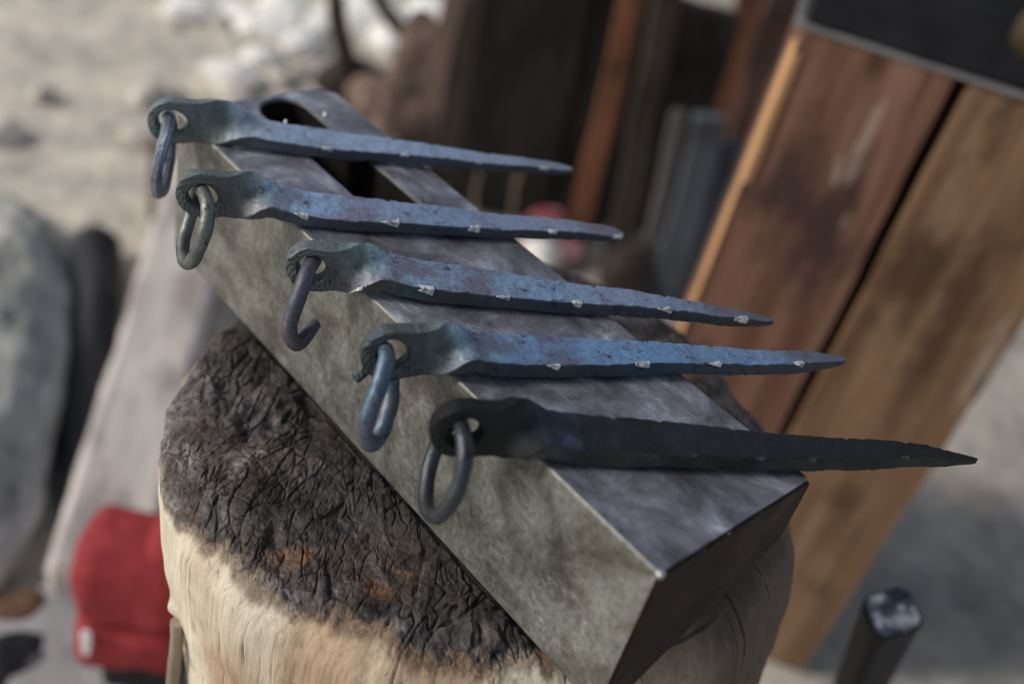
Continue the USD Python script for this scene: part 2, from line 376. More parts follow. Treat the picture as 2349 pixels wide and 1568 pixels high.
def stump_look():
    return look('stump_wood', {
        'col': ('attribute', {'attribute': 'tone'}),
        'msk': ('attribute', {'attribute': 'burnt'}),
        'tc': ('texture_coordinate', {}),
        'n1': ('noise_texture', {'scale': 420, 'detail': 5, 'roughness': 0.75}),
        'r1': ('rgb_ramp', {'ramp': [(0.3, (0.5, 0.5, 0.5)), (0.5, (0.95, 0.95, 0.95)), (0.68, (1.4, 1.38, 1.36)), (0.76, (3.5, 3.4, 3.3))]}),
        'mg': ('mapping', {'scale': (420, 420, 14), 'rotation': (0.09, 0.10, 0)}),
        'n2': ('noise_texture', {'scale': 1.0, 'detail': 7, 'roughness': 0.65, 'distortion': 0.4}),
        'r2': ('rgb_ramp', {'ramp': [(0.28, (0.42, 0.35, 0.28)), (0.38, (0.85, 0.83, 0.8)), (0.5, (1.0, 1.0, 1.0)), (0.7, (1.14, 1.14, 1.12))]}),
        'mm': ('mix_color', {'use_clamp_result': False}),
        'mu': ('mix_color', {'blend_type': 'multiply', 'fac': 1.0, 'use_clamp': False, 'use_clamp_result': False}),
        'v': ('noise_texture', {'scale': 1.0, 'detail': 6, 'roughness': 0.7, 'distortion': 0.8}),
        'mv': ('mapping', {'scale': (420, 160, 260), 'rotation': (0, 0, 0.75)}),
        'ds': ('noise_texture', {'scale': 90, 'detail': 3}), 'dv': ('vector_math', {'math_type': 'multiply_add', 'vector2': (0.006, 0.006, 0.006)}),
        've': ('voronoi_texture', {'feature': 'distance_to_edge', 'scale': 1.0}), 'mve': ('mapping', {'scale': (300, 125, 200), 'rotation': (0, 0, 0.62)}),
        'vc': ('voronoi_texture', {'feature': 'f1', 'scale': 1.0}),
        'vr': ('rgb_ramp', {'ramp': [(0.0, (0.22, 0.21, 0.2)), (0.045, (0.45, 0.45, 0.45)), (0.10, (1, 1, 1))]}),
        'pn': ('noise_texture', {'scale': 45, 'detail': 3}), 'pr': ('rgb_ramp', {'ramp': [(0.4, (0.05, 0.05, 0.05)), (0.58, (0.9, 0.9, 0.9))]}),
        'vm': ('mix_color', {'a': (1, 1, 1)}), 'cb': ('rgb_to_bw', {}), 'cr': ('rgb_ramp', {'ramp': [(0.15, (0.55, 0.55, 0.55)), (0.85, (1.5, 1.48, 1.5))]}),
        'x1': ('mix_color', {'blend_type': 'multiply', 'fac': 1.0, 'use_clamp': False, 'use_clamp_result': False}), 'x2': ('mix_color', {'blend_type': 'multiply', 'fac': 1.0, 'use_clamp': False, 'use_clamp_result': False}),
        'hb': ('mix_float', {}),
        'b': ('bump', {'strength': 0.55, 'distance': 0.0014}),
        'b2': ('bump', {'strength': 0.35, 'distance': 0.0015}),
        'rg': ('mix_float', {'a': 0.62, 'b': 0.55}),
        'p': ('principled_bsdf', {'specular_ior_level': 0.35})},
        [('tc.object', 'n1.vector'), ('n1.fac', 'r1.fac'), ('tc.object', 'mg.vector'), ('mg.vector', 'n2.vector'), ('n2.fac', 'r2.fac'), ('msk.fac', 'mm.fac'), ('r2.color', 'mm.a'), ('tc.object', 'ds.vector'), ('ds.color', 'dv.vector1'), ('tc.object', 'dv.vector3'), ('dv.vector', 'mve.vector'), ('mve.vector', 've.vector'), ('mve.vector', 'vc.vector'), ('ve.distance', 'vr.fac'), ('tc.object', 'pn.vector'), ('pn.fac', 'pr.fac'), ('pr.color', 'vm.fac'), ('vr.color', 'vm.b'), ('vc.color', 'cb.color'), ('cb.val', 'cr.fac'), ('r1.color', 'x1.a'), ('vm.result', 'x1.b'), ('x1.result', 'x2.a'), ('cr.color', 'x2.b'), ('x2.result', 'mm.b'),
         ('col.color', 'mu.a'), ('mm.result', 'mu.b'), ('mu.result', 'p.base_color'), ('tc.object', 'mv.vector'), ('mv.vector', 'v.vector'),
         ('msk.fac', 'hb.fac'), ('n2.fac', 'hb.a'), ('v.fac', 'hb.b'), ('hb.result', 'b.height'), ('n1.fac', 'b2.height'), ('b.normal', 'b2.normal'), ('b2.normal', 'p.normal'),
         ('msk.fac', 'rg.fac'), ('rg.result', 'p.roughness')])


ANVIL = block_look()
STUMP = stump_look()
BRIGHT = stone_like('bright_steel', [(0.38, (0.22, 0.23, 0.25)), (0.5, (0.62, 0.63, 0.65)), (0.62, (0.92, 0.92, 0.94))], scale=420, rough=0.38, metallic=0.7, bump=0.5, bscale=900, dist=0.0006)
DULLCUT = stone_like('dull_cut_steel', [(0.3, (0.04, 0.042, 0.05)), (0.7, (0.12, 0.12, 0.14))], scale=400, rough=0.4, metallic=0.8, bump=0.4, bscale=900, dist=0.0006)
GREYCUT = stone_like('grey_cut_steel', [(0.3, (0.25, 0.28, 0.33)), (0.7, (0.5, 0.53, 0.58))], scale=500, rough=0.45, metallic=0.6, bump=0.5, bscale=900, dist=0.0006)
IRON = stone_like('black_iron', [(0.3, (0.012, 0.013, 0.016)), (0.6, (0.028, 0.03, 0.036)), (0.8, (0.06, 0.063, 0.07))], scale=30, rough=0.5, metallic=0.5, bump=0.3, bscale=120, dist=0.003)
PLATE = stone_like('worn_plate', [(0.3, (0.16, 0.16, 0.16)), (0.7, (0.32, 0.32, 0.32))], scale=40, rough=0.5, metallic=0.4)
GROUND = look('ground_dust', {
    'tc': ('texture_coordinate', {}),
    'n': ('noise_texture', {'scale': 5.5, 'detail': 9, 'roughness': 0.62}),
    'r': ('rgb_ramp', {'ramp': [(0.3, (0.2, 0.193, 0.182)), (0.48, (0.29, 0.28, 0.263)), (0.62, (0.36, 0.346, 0.322)), (0.8, (0.46, 0.44, 0.41))]}),
    'n2': ('noise_texture', {'scale': 24, 'detail': 6, 'roughness': 0.6}),
    'r2': ('rgb_ramp', {'ramp': [(0.33, (0.72, 0.72, 0.73)), (0.6, (1.1, 1.09, 1.08))]}),
    'm': ('mix_color', {'blend_type': 'multiply', 'fac': 1.0, 'use_clamp_result': False}),
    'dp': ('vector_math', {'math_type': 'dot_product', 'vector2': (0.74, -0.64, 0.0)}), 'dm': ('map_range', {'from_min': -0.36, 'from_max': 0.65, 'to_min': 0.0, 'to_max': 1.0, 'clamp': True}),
    'dc': ('rgb_ramp', {'ramp': [(0.0, (2.0, 1.92, 1.78)), (1.0, (1.3, 1.25, 1.2))]}), 'dmx': ('mix_color', {'blend_type': 'multiply', 'fac': 1.0, 'use_clamp_result': False, 'use_clamp': False}),  # painted shade: the ground colour darkens towards the right
    'nb': ('noise_texture', {'scale': 70, 'detail': 7}),
    'b': ('bump', {'strength': 0.6, 'distance': 0.01}),
    'p': ('principled_bsdf', {'roughness': 0.92, 'specular_ior_level': 0.2})},
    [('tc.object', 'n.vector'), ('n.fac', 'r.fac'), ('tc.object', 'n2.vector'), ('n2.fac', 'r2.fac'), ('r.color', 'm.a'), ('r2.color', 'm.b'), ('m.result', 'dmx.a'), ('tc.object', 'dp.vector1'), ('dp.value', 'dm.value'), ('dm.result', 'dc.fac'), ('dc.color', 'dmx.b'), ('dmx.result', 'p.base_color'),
     ('tc.object', 'nb.vector'), ('nb.fac', 'b.height'), ('b.normal', 'p.normal')])
TIMBER = wood('old_timber', (0.07, 0.032, 0.022), (0.165, 0.08, 0.054), (0.27, 0.16, 0.115), (0.055, 0.03, 0.025), scuff=0.7)
TIMBER2 = wood('tan_timber', (0.09, 0.048, 0.026), (0.20, 0.115, 0.064), (0.30, 0.195, 0.12), (0.08, 0.043, 0.027), scuff=0.45)
LIT_FRESH = wood('lit_fresh_wood', (0.3, 0.16, 0.08), (0.5, 0.28, 0.14), (0.65, 0.4, 0.22), (0.35, 0.24, 0.16))  # fresh wood colour, lightened to paint the lit chamfer
SHADE_BLACK = wood('shade_black_board', (0.006, 0.005, 0.005), (0.014, 0.012, 0.011), (0.035, 0.028, 0.025), (0.008, 0.007, 0.007))  # near black colour stands in for the unlit void among the boards
DARKB = wood('dark_board', (0.02, 0.014, 0.012), (0.045, 0.033, 0.028), (0.085, 0.066, 0.056), (0.02, 0.016, 0.014))
DARKRED = wood('dark_red_board', (0.03, 0.015, 0.012), (0.07, 0.038, 0.03), (0.12, 0.07, 0.058), (0.03, 0.016, 0.013))
GAP_SHADE = wood('gap_shade_wood', (0.012, 0.012, 0.014), (0.03, 0.031, 0.036), (0.06, 0.062, 0.07), (0.012, 0.012, 0.014))  # dark tone stands in for the shade of the gap
GREYB = wood('grey_board', (0.06, 0.055, 0.052), (0.13, 0.12, 0.115), (0.22, 0.205, 0.195), (0.05, 0.045, 0.045))
BLUEB = wood('blue_grey_board', (0.035, 0.04, 0.05), (0.075, 0.085, 0.105), (0.13, 0.145, 0.175), (0.03, 0.03, 0.036))
ORANGE = wood('orange_board', (0.07, 0.03, 0.018), (0.17, 0.07, 0.038), (0.27, 0.12, 0.065), (0.05, 0.026, 0.02))
BROWNB = wood('brown_board', (0.09, 0.055, 0.045), (0.19, 0.13, 0.105), (0.3, 0.22, 0.18), (0.07, 0.05, 0.045))
PALEW = wood('pale_wood', (0.36, 0.32, 0.30), (0.54, 0.495, 0.47), (0.66, 0.62, 0.59), (0.33, 0.29, 0.28))
WHITE = stone_like('white_stone', [(0.3, (0.8, 0.79, 0.75)), (0.7, (0.93, 0.92, 0.89))], scale=14, rough=0.9)
PEBBLE = stone_like('pale_pebble', [(0.3, (0.42, 0.38, 0.33)), (0.7, (0.68, 0.65, 0.6))], scale=20, rough=0.9)
GREYST = stone_like('grey_stone', [(0.3, (0.2, 0.205, 0.195)), (0.5, (0.36, 0.365, 0.35)), (0.72, (0.5, 0.5, 0.48))], scale=14, rough=0.9, bump=0.5, bscale=30, dist=0.01)
SLAB = stone_like('pale_slab', [(0.3, (0.24, 0.24, 0.25)), (0.7, (0.4, 0.4, 0.41))], scale=14, rough=0.9)
RUST = stone_like('rusty_scrap', [(0.3, (0.07, 0.04, 0.027)), (0.7, (0.17, 0.095, 0.06))], scale=22, rough=0.85)
RED = stone_like('red_plastic', [(0.3, (0.22, 0.025, 0.03)), (0.7, (0.33, 0.042, 0.05))], scale=14, rough=0.8, bump=0.3, bscale=90, spec=0.2)
WHITEP = stone_like('white_plastic', [(0.3, (0.7, 0.7, 0.76)), (0.7, (0.85, 0.85, 0.9))], scale=14, rough=0.4, bump=0.05)
BLACKP = stone_like('black_rubber', [(0.3, (0.008, 0.008, 0.009)), (0.7, (0.02, 0.02, 0.022))], scale=14, rough=0.6)
STICK = wood('dead_stick', (0.16, 0.12, 0.09), (0.3, 0.24, 0.18), (0.42, 0.36, 0.28), (0.1, 0.075, 0.055))
BROWNH = stone_like('brown_handle', [(0.3, (0.03, 0.021, 0.011)), (0.7, (0.06, 0.042, 0.022))], scale=20, rough=0.5)

# ------------------------------------------------------------------ ground
n = 220
gx = np.concatenate([[-60, -20, -8, -3], np.linspace(-1.0, 3.4, n), [5, 9, 20, 60]])
gy = np.concatenate([[-60, -20, -8, -3], np.linspace(-1.2, 3.2, n), [5, 9, 20, 60]])
X, Y = np.meshgrid(gx, gy, indexing='ij')
P = np.stack([X, Y, np.zeros_like(X)], -1)
near = np.exp(-np.maximum(0, np.hypot(X - 1, Y - 1) - 2.5))
P[..., 2] = near * (0.035 * fbm(P, 3.0, 5) + 0.012 * fbm(P, 14.0, 9)) - 0.008
idx = np.arange(X.size).reshape(X.shape)
F = np.stack([idx[:-1, :-1], idx[1:, :-1], idx[1:, 1:], idx[:-1, 1:]], -1).reshape(-1, 4)
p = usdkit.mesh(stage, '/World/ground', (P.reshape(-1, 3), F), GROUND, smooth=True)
tag(p.GetPrim(), 'dusty grey beige bare ground of the yard', 'ground', kind='structure')

# ------------------------------------------------------------------ the stump
SC = np.array([0.088, 0.165]); ZS = ZT - 0.0905
LEAN = np.array([0.738, -0.641]) * 0.14


def stump_mesh():
    th = []
    a = 0.0
    while a < 2 * np.pi:                                       # finer where the photo looks at it
        th.append(a)
        deg = math.degrees(a)
        a += math.radians(0.21 if 130 < deg < 292 else (0.5 if deg > 292 or deg < 60 else 1.2))
    th = np.array(th)
    rr = np.concatenate([np.linspace(0.03, 0.10, 40), np.linspace(0.1008, 1.0, 10)[:0]])
    # profile in (r/R, drop): flat top, rounded shoulder, side
    top = np.concatenate([np.linspace(0.05, 0.45, 40), np.linspace(0.4543, 0.86, 104)])
    arc = np.linspace(0, np.pi / 2, 58)[1:]
    side = np.concatenate([np.linspace(0.026, 0.20, 190)[1:], np.linspace(0.21, ZS + 0.01, 30)])
    prof = [(t, 0.0, 0.0) for t in top] + [(0.86 + 0.14 * math.sin(b), 0.026 * (1 - math.cos(b)), math.sin(b)) for b in arc] + [(1.0, d, 1.0) for d in side]
    prof = np.array(prof)
    T, K = np.meshgrid(th, np.arange(len(prof)), indexing='ij')
    ring = np.stack([np.cos(T), np.sin(T), np.zeros_like(T)], -1)
    R = np.interp(T % (2 * np.pi), np.radians([0, 40, 90, 125, 150, 175, 200, 225, 260, 300, 330, 360]), [0.170, 0.172, 0.170, 0.174, 0.179, 0.183, 0.180, 0.175, 0.172, 0.170, 0.164, 0.170]) * (1 + 0.03 * fbm(ring, 4.0, 8, 3) + 0.03 * fbm(ring, 1.6, 3, 2))
    fr, drop, sd = prof[K, 0], prof[K, 1], prof[K, 2]
    taper = 1 - 0.10 * drop + 0.035 * smooth(0.0, 0.06, drop)
    r = R * fr * taper
    x = SC[0] + r * np.cos(T) + LEAN[0] * drop
    y = SC[1] + r * np.sin(T) + LEAN[1] * drop
    z = ZS - drop
    V = np.stack([x, y, z], -1)
    N = np.stack([np.cos(T) * sd, np.sin(T) * sd, np.sqrt(np.maximum(0, 1 - sd ** 2))], -1)
    arcl = T * 0.17
    # where it is burnt: the whole top and a ragged band down over the rim
    reach = fr + drop / 0.17
    edge = np.interp(T, np.radians([0, 120, 150, 175, 200, 225, 250, 285, 360]), [1.16, 1.16, 1.14, 1.10, 1.02, 0.98, 1.0, 1.06, 1.16])
    edge = edge + 0.30 * fbm(np.stack([arcl, reach * 0.07, drop * 0], -1), 24, 21, 5) + 0.055 * fbm(np.stack([arcl, reach * 0.02, drop * 0], -1), 260, 23, 3)
    burnt = 1 - smooth(edge - 0.06, edge + 0.06, reach)
    bare = smooth(4.27, 4.4, T) * smooth(5.72, 5.55, T) * smooth(0.3, 0.4, fr)
    burnt = burnt * (1 - bare)
    # cracks: two families of long wavering splits, and small uneven plates between them
    Wp = V.reshape(-1, 3)
    W = Wp + 0.010 * np.stack([fbm(Wp, 38, 31, 3), fbm(Wp, 38, 37, 3), np.zeros(len(Wp))], 1)
    rng = np.random.default_rng(4)
    crack = np.zeros(len(W))
    plate = np.zeros(len(W))

    def turned(q, ang):
        c, s = math.cos(ang), math.sin(ang)
        return np.stack([q[:, 0] * c + q[:, 1] * s, -q[:, 0] * s + q[:, 1] * c, q[:, 2] * 0.8], 1)
    for k, (ang, sx_, sy_, wd, wgt) in enumerate(((0.55, 42, 150, 0.045, 1.0), (1.05, 50, 190, 0.05, 0.8), (-0.15, 60, 170, 0.045, 0.55), (0.75, 110, 420, 0.07, 0.5))):
        nz = fbm(turned(W, ang) * np.array([sx_, sy_, sy_]), 1.0, 100 + k * 9, 2)
        here = smooth(-0.02, 0.14, fbm(W, 24, 140 + k, 3))
        crack = np.maximum(crack, wgt * here * (1 - smooth(0.0, wd * 0.7, np.abs(nz))))
    for cell, aspect, wgt in ((0.0060, 2.4, 0.75), (0.0030, 2.0, 0.4)):
        S = turned(W, 0.7) / np.array([cell * aspect, cell, cell])
        lo, hi = S.min(0), S.max(0)
        m = min(int(np.prod(hi - lo) * 0.8), 400000)
        Q = rng.uniform(lo, hi, (m, 3))
        d, i = cKDTree(Q).query(S, k=2)
        e = d[:, 1] - d[:, 0]
        crack = np.maximum(crack, wgt * (1 - smooth(0.0, 0.13, e)) * smooth(0.0, 0.16, fbm(W, 34, 41, 3)))
        plate += wgt * (rng.random(m)[i[:, 0]] - 0.5)
    crack, plate = crack.reshape(T.shape), plate.reshape(T.shape)
    rough = fbm(V, 35, 51, 5) * 0.010 + fbm(V, 230, 55, 3) * 0.0024
    hole = smooth(0.12, 0.26, fbm(V, 28, 77, 4)) * 0.004
    disp_b = rough - crack * 0.0017 + plate * 0.0011 - hole
    g = np.stack([arcl * 1.0 + drop * 0.1, drop * 0.10, drop * 0], -1)
    grain = fbm(g, 20, 61, 3) * 0.0035 + fbm(g, 150, 65, 3) * 0.0012 + 0.006 * fbm(np.stack([arcl, drop, drop * 0], -1), 32, 63, 3)
    split = np.maximum(smooth(0.022, 0.004, np.abs(fbm(np.stack([arcl + 0.06 * drop + 0.002 * fbm(V, 30, 70, 2), drop * 0.012, drop * 0], -1), 70, 71, 2))) * smooth(0.02, 0.14, fbm(V, 16, 72, 3)), 0) * 0.0011
    disp_w = grain - split
    knob = 0.0045 * np.exp(-(((T - 2.95) * 0.17) ** 2 + (drop - 0.085) ** 2) / 0.005 ** 2)
    under = ((V[..., 0] > -0.0015) & (V[..., 0] < 0.1015) & (V[..., 1] > -0.004))    # the bed of the block is pressed flat
    flat = np.where(under & (drop < 0.004), 0.0, 1.0)
    D = (burnt * disp_b + (1 - burnt) * disp_w) * np.where(drop < 0.004, flat, 1.0) - np.where(flat == 0, 0.0012, 0) + knob
    V = V + N * D[..., None]
    # colours of the wood; darker beside the block and in patches
    ch = np.array([0.082, 0.073, 0.075])[None, None] * (1 + 1.0 * plate[..., None] + 2.2 * fbm(V, 20, 81, 4)[..., None])
    brn = smooth(-0.02, 0.16, fbm(V, 26, 83, 5))[..., None]
    ch = ch * (1 - 0.6 * brn) + np.array([0.085, 0.056, 0.040]) * 0.6 * brn
    ch = ch * (1 - 0.85 * np.clip(crack, 0, 1)[..., None])
    ash = np.maximum(smooth(0.08, 0.22, fbm(V, 55, 85, 5)), 0.9 * smooth(0.9, 1.0, fr) * (smooth(1.5, 1.0, T) * smooth(0.1, 0.3, T)))[..., None]
    ch = ch * (1 - ash * 0.6) + np.array([0.23, 0.205, 0.195]) * ash * 0.6
    darkening = smooth(0.045, 0.0, np.abs(x)) * smooth(-0.05, 0.12, y)
    darkening = np.maximum(darkening, smooth(0.05, 0.2, fbm(V, 18, 87, 3)))[..., None]
    ch = ch * (1 - 0.72 * darkening)
    rusty = (smooth(0.13, 0.24, fbm(V, 30, 91, 4)) * 0.8)[..., None]
    ch = ch * (1 - rusty) + np.array([0.17, 0.075, 0.03]) * rusty
    fringe = (smooth(0.0, 0.4, burnt) * (1 - smooth(0.6, 1.0, burnt)))[..., None]
    pale = np.array([0.68, 0.615, 0.50])[None, None] * (1 + 0.35 * fbm(g, 30, 95, 4)[..., None])
    warm = smooth(-0.02, 0.2, fbm(np.stack([arcl, drop * 0.35, drop * 0], -1), 16, 97, 4) + 0.30 * smooth(3.9, 4.8, T) - 0.02)[..., None]
    pale = pale * (1 - 0.75 * warm) + np.array([0.36, 0.22, 0.12]) * 0.75 * warm
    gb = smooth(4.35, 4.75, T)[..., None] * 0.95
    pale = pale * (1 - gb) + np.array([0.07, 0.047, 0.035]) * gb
    spots = smooth(0.2, 0.3, fbm(V, 60, 99, 4))[..., None]
    pale = pale * (1 - 0.6 * spots) + np.array([0.2, 0.15, 0.11]) * 0.6 * spots
    pale = pale * (1 - 0.55 * np.clip(split / 0.0011, 0, 1)[..., None])
    col = pale * (1 - burnt[..., None]) + ch * burnt[..., None]
    col = col * (1 - 0.5 * fringe) + np.array([0.15, 0.085, 0.05]) * 0.5 * fringe
    na, nk = T.shape
    idx = np.arange(na * nk).reshape(na, nk)
    nx = np.roll(idx, -1, 0)
    F = np.stack([idx[:, :-1], idx[:, 1:], nx[:, 1:], nx[:, :-1]], -1).reshape(-1, 4)
    V = V.reshape(-1, 3); col = np.clip(col.reshape(-1, 3), 0.004, 0.9); b3 = np.repeat(burnt.reshape(-1, 1), 3, 1)
    c0 = len(V)
    V = np.vstack([V, [SC[0], SC[1], ZS - 0.0012]]); col = np.vstack([col, [[0.05] * 3]]); b3 = np.vstack([b3, [[1] * 3]])
    F = np.vstack([F[:, [0, 1, 2]], F[:, [0, 2, 3]], np.stack([np.full(na, c0), idx[:, 0], nx[:, 0]], 1)])
    return V, F, col, b3


V, F, col, b3 = stump_mesh()
base = np.eye(4); base[:3, 3] = [SC[0], SC[1], 0]
st = thing('tree_stump', 'debarked pale tree stump with a cracked charred black top under the steel block', 'stump', base)
part('trunk', (V - base[:3, 3], F), STUMP, st, True, attrs={'tone': col, 'burnt': b3})

# small litter on the burnt top
rng = np.random.default_rng(12)

# ------------------------------------------------------------------ the steel block
BW, BL, BH = 0.10, 0.374, 0.0905


def block_mesh():
    b = 0.0013
    prof = Polygon([(0, 0), (BW, 0), (BW, -0.034), (0.014, -BH), (0, -BH)]).buffer(-0.002).buffer(0.002, join_style=1, quad_segs=3)
    m = trimesh.creation.extrude_polygon(prof, BL, engine='earcut')          # x, y(profile) -> turn up
    m.apply_transform(np.array([[1, 0, 0, 0], [0, 0, 1, 0], [0, 1, 0, 0], [0, 0, 0, 1.0]]))
    m.fix_normals()
    body = manifold3d.Manifold(manifold3d.Mesh(np.asarray(m.vertices, np.float32), np.asarray(m.faces, np.uint32)))
    # hull-rounded ends: shave the four end arrises
    def knife(o, nrm):
        return body_cut(o, nrm)
    for nrm, off in (((0, -1, 0.9), 0), ((0, 1, 1.0), BL), ((-1, -0.8, 0), 0), ((1, -1, 0), 0), ((1, 1, 0), BL), ((-1, 1, 0), BL)):
        nv = np.array(nrm, float); nv /= np.linalg.norm(nv)
        corner = np.array([BW if nrm[0] > 0 else 0, off, 0.0])
        cut = 0.0022 if nrm == (1, 1, 0) else 0.0009
        if nrm == (1, 1, 0): cut = 0.008
        if nrm == (-1, 1, 0): cut = 0.0025
        body = body.trim_by_plane((-nv).tolist(), float(-nv @ corner + cut))
    slot = LineString([(0.0575, 0.245), (0.0575, 0.3535)]).buffer(0.0143, quad_segs=16)
    s = trimesh.creation.extrude_polygon(slot, 0.06, engine='earcut'); s.apply_translation([0, 0, -0.045])
    body = body - manifold3d.Manifold(manifold3d.Mesh(np.asarray(s.vertices, np.float32), np.asarray(s.faces, np.uint32)))
    lip = LineString([(0.0575, 0.245), (0.0575, 0.3535)])
    a, c2 = lip.buffer(0.0143, quad_segs=16), lip.buffer(0.0155, quad_segs=16)
    ca = trimesh.creation.extrude_polygon(c2, 0.01, engine='earcut'); ca.apply_translation([0, 0, -0.0008])
    body = body - manifold3d.Manifold(manifold3d.Mesh(np.asarray(ca.vertices, np.float32), np.asarray(ca.faces, np.uint32)))
    # worn nicks along the near right top corner and the near end
    for q, rad in (((BW + 0.002, -0.001, 0.004), 0.007), ((BW * 0.45, -0.0035, 0.0035), 0.0058), ((BW * 0.62, -0.004, 0.0035), 0.0062), ((-0.0035, 0.20, 0.003), 0.0050), ((0.03, -0.004, -0.0), 0.0055)):
        body = body - manifold3d.Manifold.sphere(rad, 24).translate(list(q))
    wr = np.random.default_rng(21)
    for _ in range(26):
        t_ = wr.uniform(0, 1); q_ = wr.uniform(0.0028, 0.006); dpt = wr.uniform(0.0002, 0.0006)
        if wr.random() < 0.6:
            c_ = np.array([0, 0.36 * t_, 0]); d_ = np.array([-1, 0, 1]) / math.sqrt(2)
        else:
            c_ = np.array([BW * t_, 0, 0]); d_ = np.array([0, -1, 1]) / math.sqrt(2)
        body = body - manifold3d.Manifold.sphere(q_, 20).translate((c_ + d_ * (q_ - 0.0006 - dpt)).tolist())
    body = body.refine_to_length(0.006)
    return tm(body)


bm = block_mesh()
base = np.eye(4); base[:3, 3] = [0, 0, ZT]
bk = thing('steel_block', 'long worn steel anvil block with an oblong slot, lying across the stump', 'anvil block', base)
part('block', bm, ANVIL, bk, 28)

# ------------------------------------------------------------------ the five forged spikes
# eye centre, tip (photo pixels), height of both over the block, eye radius, half width at the shoulder, twist range, look
ZONE_A = [(0.0, (0.10, 0.12, 0.125)), (0.12, (0.085, 0.105, 0.11)), (0.19, (0.24, 0.27, 0.28)), (0.25, (0.27, 0.33, 0.42)), (0.33, (0.19, 0.24, 0.37)), (0.6, (0.17, 0.215, 0.34)), (0.85, (0.15, 0.18, 0.27)), (1.0, (0.13, 0.15, 0.21))]
ZONE_B = [(0.0, (0.075, 0.09, 0.09)), (0.12, (0.07, 0.085, 0.085)), (0.18, (0.22, 0.25, 0.245)), (0.23, (0.22, 0.36, 0.50)), (0.28, (0.17, 0.28, 0.46)), (0.36, (0.15, 0.19, 0.31)), (0.6, (0.13, 0.17, 0.28)), (0.85, (0.13, 0.15, 0.22)), (1.0, (0.10, 0.11, 0.15))]
ZONE_C = [(0.0, (0.075, 0.09, 0.095)), (0.11, (0.08, 0.1, 0.1)), (0.17, (0.20, 0.25, 0.26)), (0.24, (0.16, 0.26, 0.38)), (0.32, (0.13, 0.19, 0.30)), (0.55, (0.115, 0.175, 0.29)), (0.8, (0.13, 0.15, 0.235)), (1.0, (0.08, 0.085, 0.12))]
ZONE_D = [(0.0, (0.04, 0.05, 0.05)), (0.12, (0.045, 0.055, 0.055)), (0.18, (0.20, 0.25, 0.26)), (0.23, (0.12, 0.20, 0.30)), (0.32, (0.085, 0.165, 0.31)), (0.6, (0.08, 0.155, 0.30)), (0.85, (0.095, 0.15, 0.26)), (1.0, (0.08, 0.09, 0.13))]
ZONE_E = [(0.0, (0.006, 0.0065, 0.0075)), (0.14, (0.006, 0.0065, 0.0075)), (0.20, (0.02, 0.024, 0.04)), (0.24, (0.045, 0.062, 0.14)), (0.29, (0.012, 0.014, 0.021)), (1.0, (0.009, 0.010, 0.013))]
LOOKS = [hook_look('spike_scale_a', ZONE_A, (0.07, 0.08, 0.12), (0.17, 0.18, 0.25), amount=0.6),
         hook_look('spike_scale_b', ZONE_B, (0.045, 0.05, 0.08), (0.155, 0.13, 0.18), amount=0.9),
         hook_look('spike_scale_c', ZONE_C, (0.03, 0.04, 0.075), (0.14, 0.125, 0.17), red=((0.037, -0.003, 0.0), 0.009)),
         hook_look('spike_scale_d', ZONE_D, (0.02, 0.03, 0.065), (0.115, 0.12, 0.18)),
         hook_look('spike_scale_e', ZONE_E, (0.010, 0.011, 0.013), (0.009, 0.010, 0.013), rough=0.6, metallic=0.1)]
RLOOK = [hook_look('ring_scale_a', [(0, (0.15, 0.16, 0.2)), (1, (0.15, 0.16, 0.2))], (0.05, 0.05, 0.075), (0.10, 0.11, 0.16), rough=0.34, metallic=0.75, front_shade_relief=False),
         hook_look('ring_scale_b', [(0, (0.105, 0.105, 0.10)), (1, (0.105, 0.105, 0.10))], (0.03, 0.032, 0.05), (0.08, 0.085, 0.10), rough=0.45, metallic=0.6, front_shade_relief=False),
         hook_look('ring_scale_c', [(0, (0.045, 0.05, 0.07)), (1, (0.045, 0.05, 0.07))], (0.10, 0.07, 0.075), (0.21, 0.11, 0.11), rough=0.5, metallic=0.5, amount=0.6, front_shade_relief=False),
         hook_look('ring_scale_d', [(0, (0.055, 0.082, 0.125)), (1, (0.055, 0.082, 0.125))], (0.03, 0.033, 0.05), (0.16, 0.14, 0.15), rough=0.45, metallic=0.6, front_shade_relief=False),
         hook_look('ring_scale_e', [(0, (0.035, 0.038, 0.045)), (1, (0.035, 0.038, 0.045))], (0.02, 0.02, 0.025), (0.05, 0.055, 0.07), rough=0.40, metallic=0.7, front_shade_relief=False)]

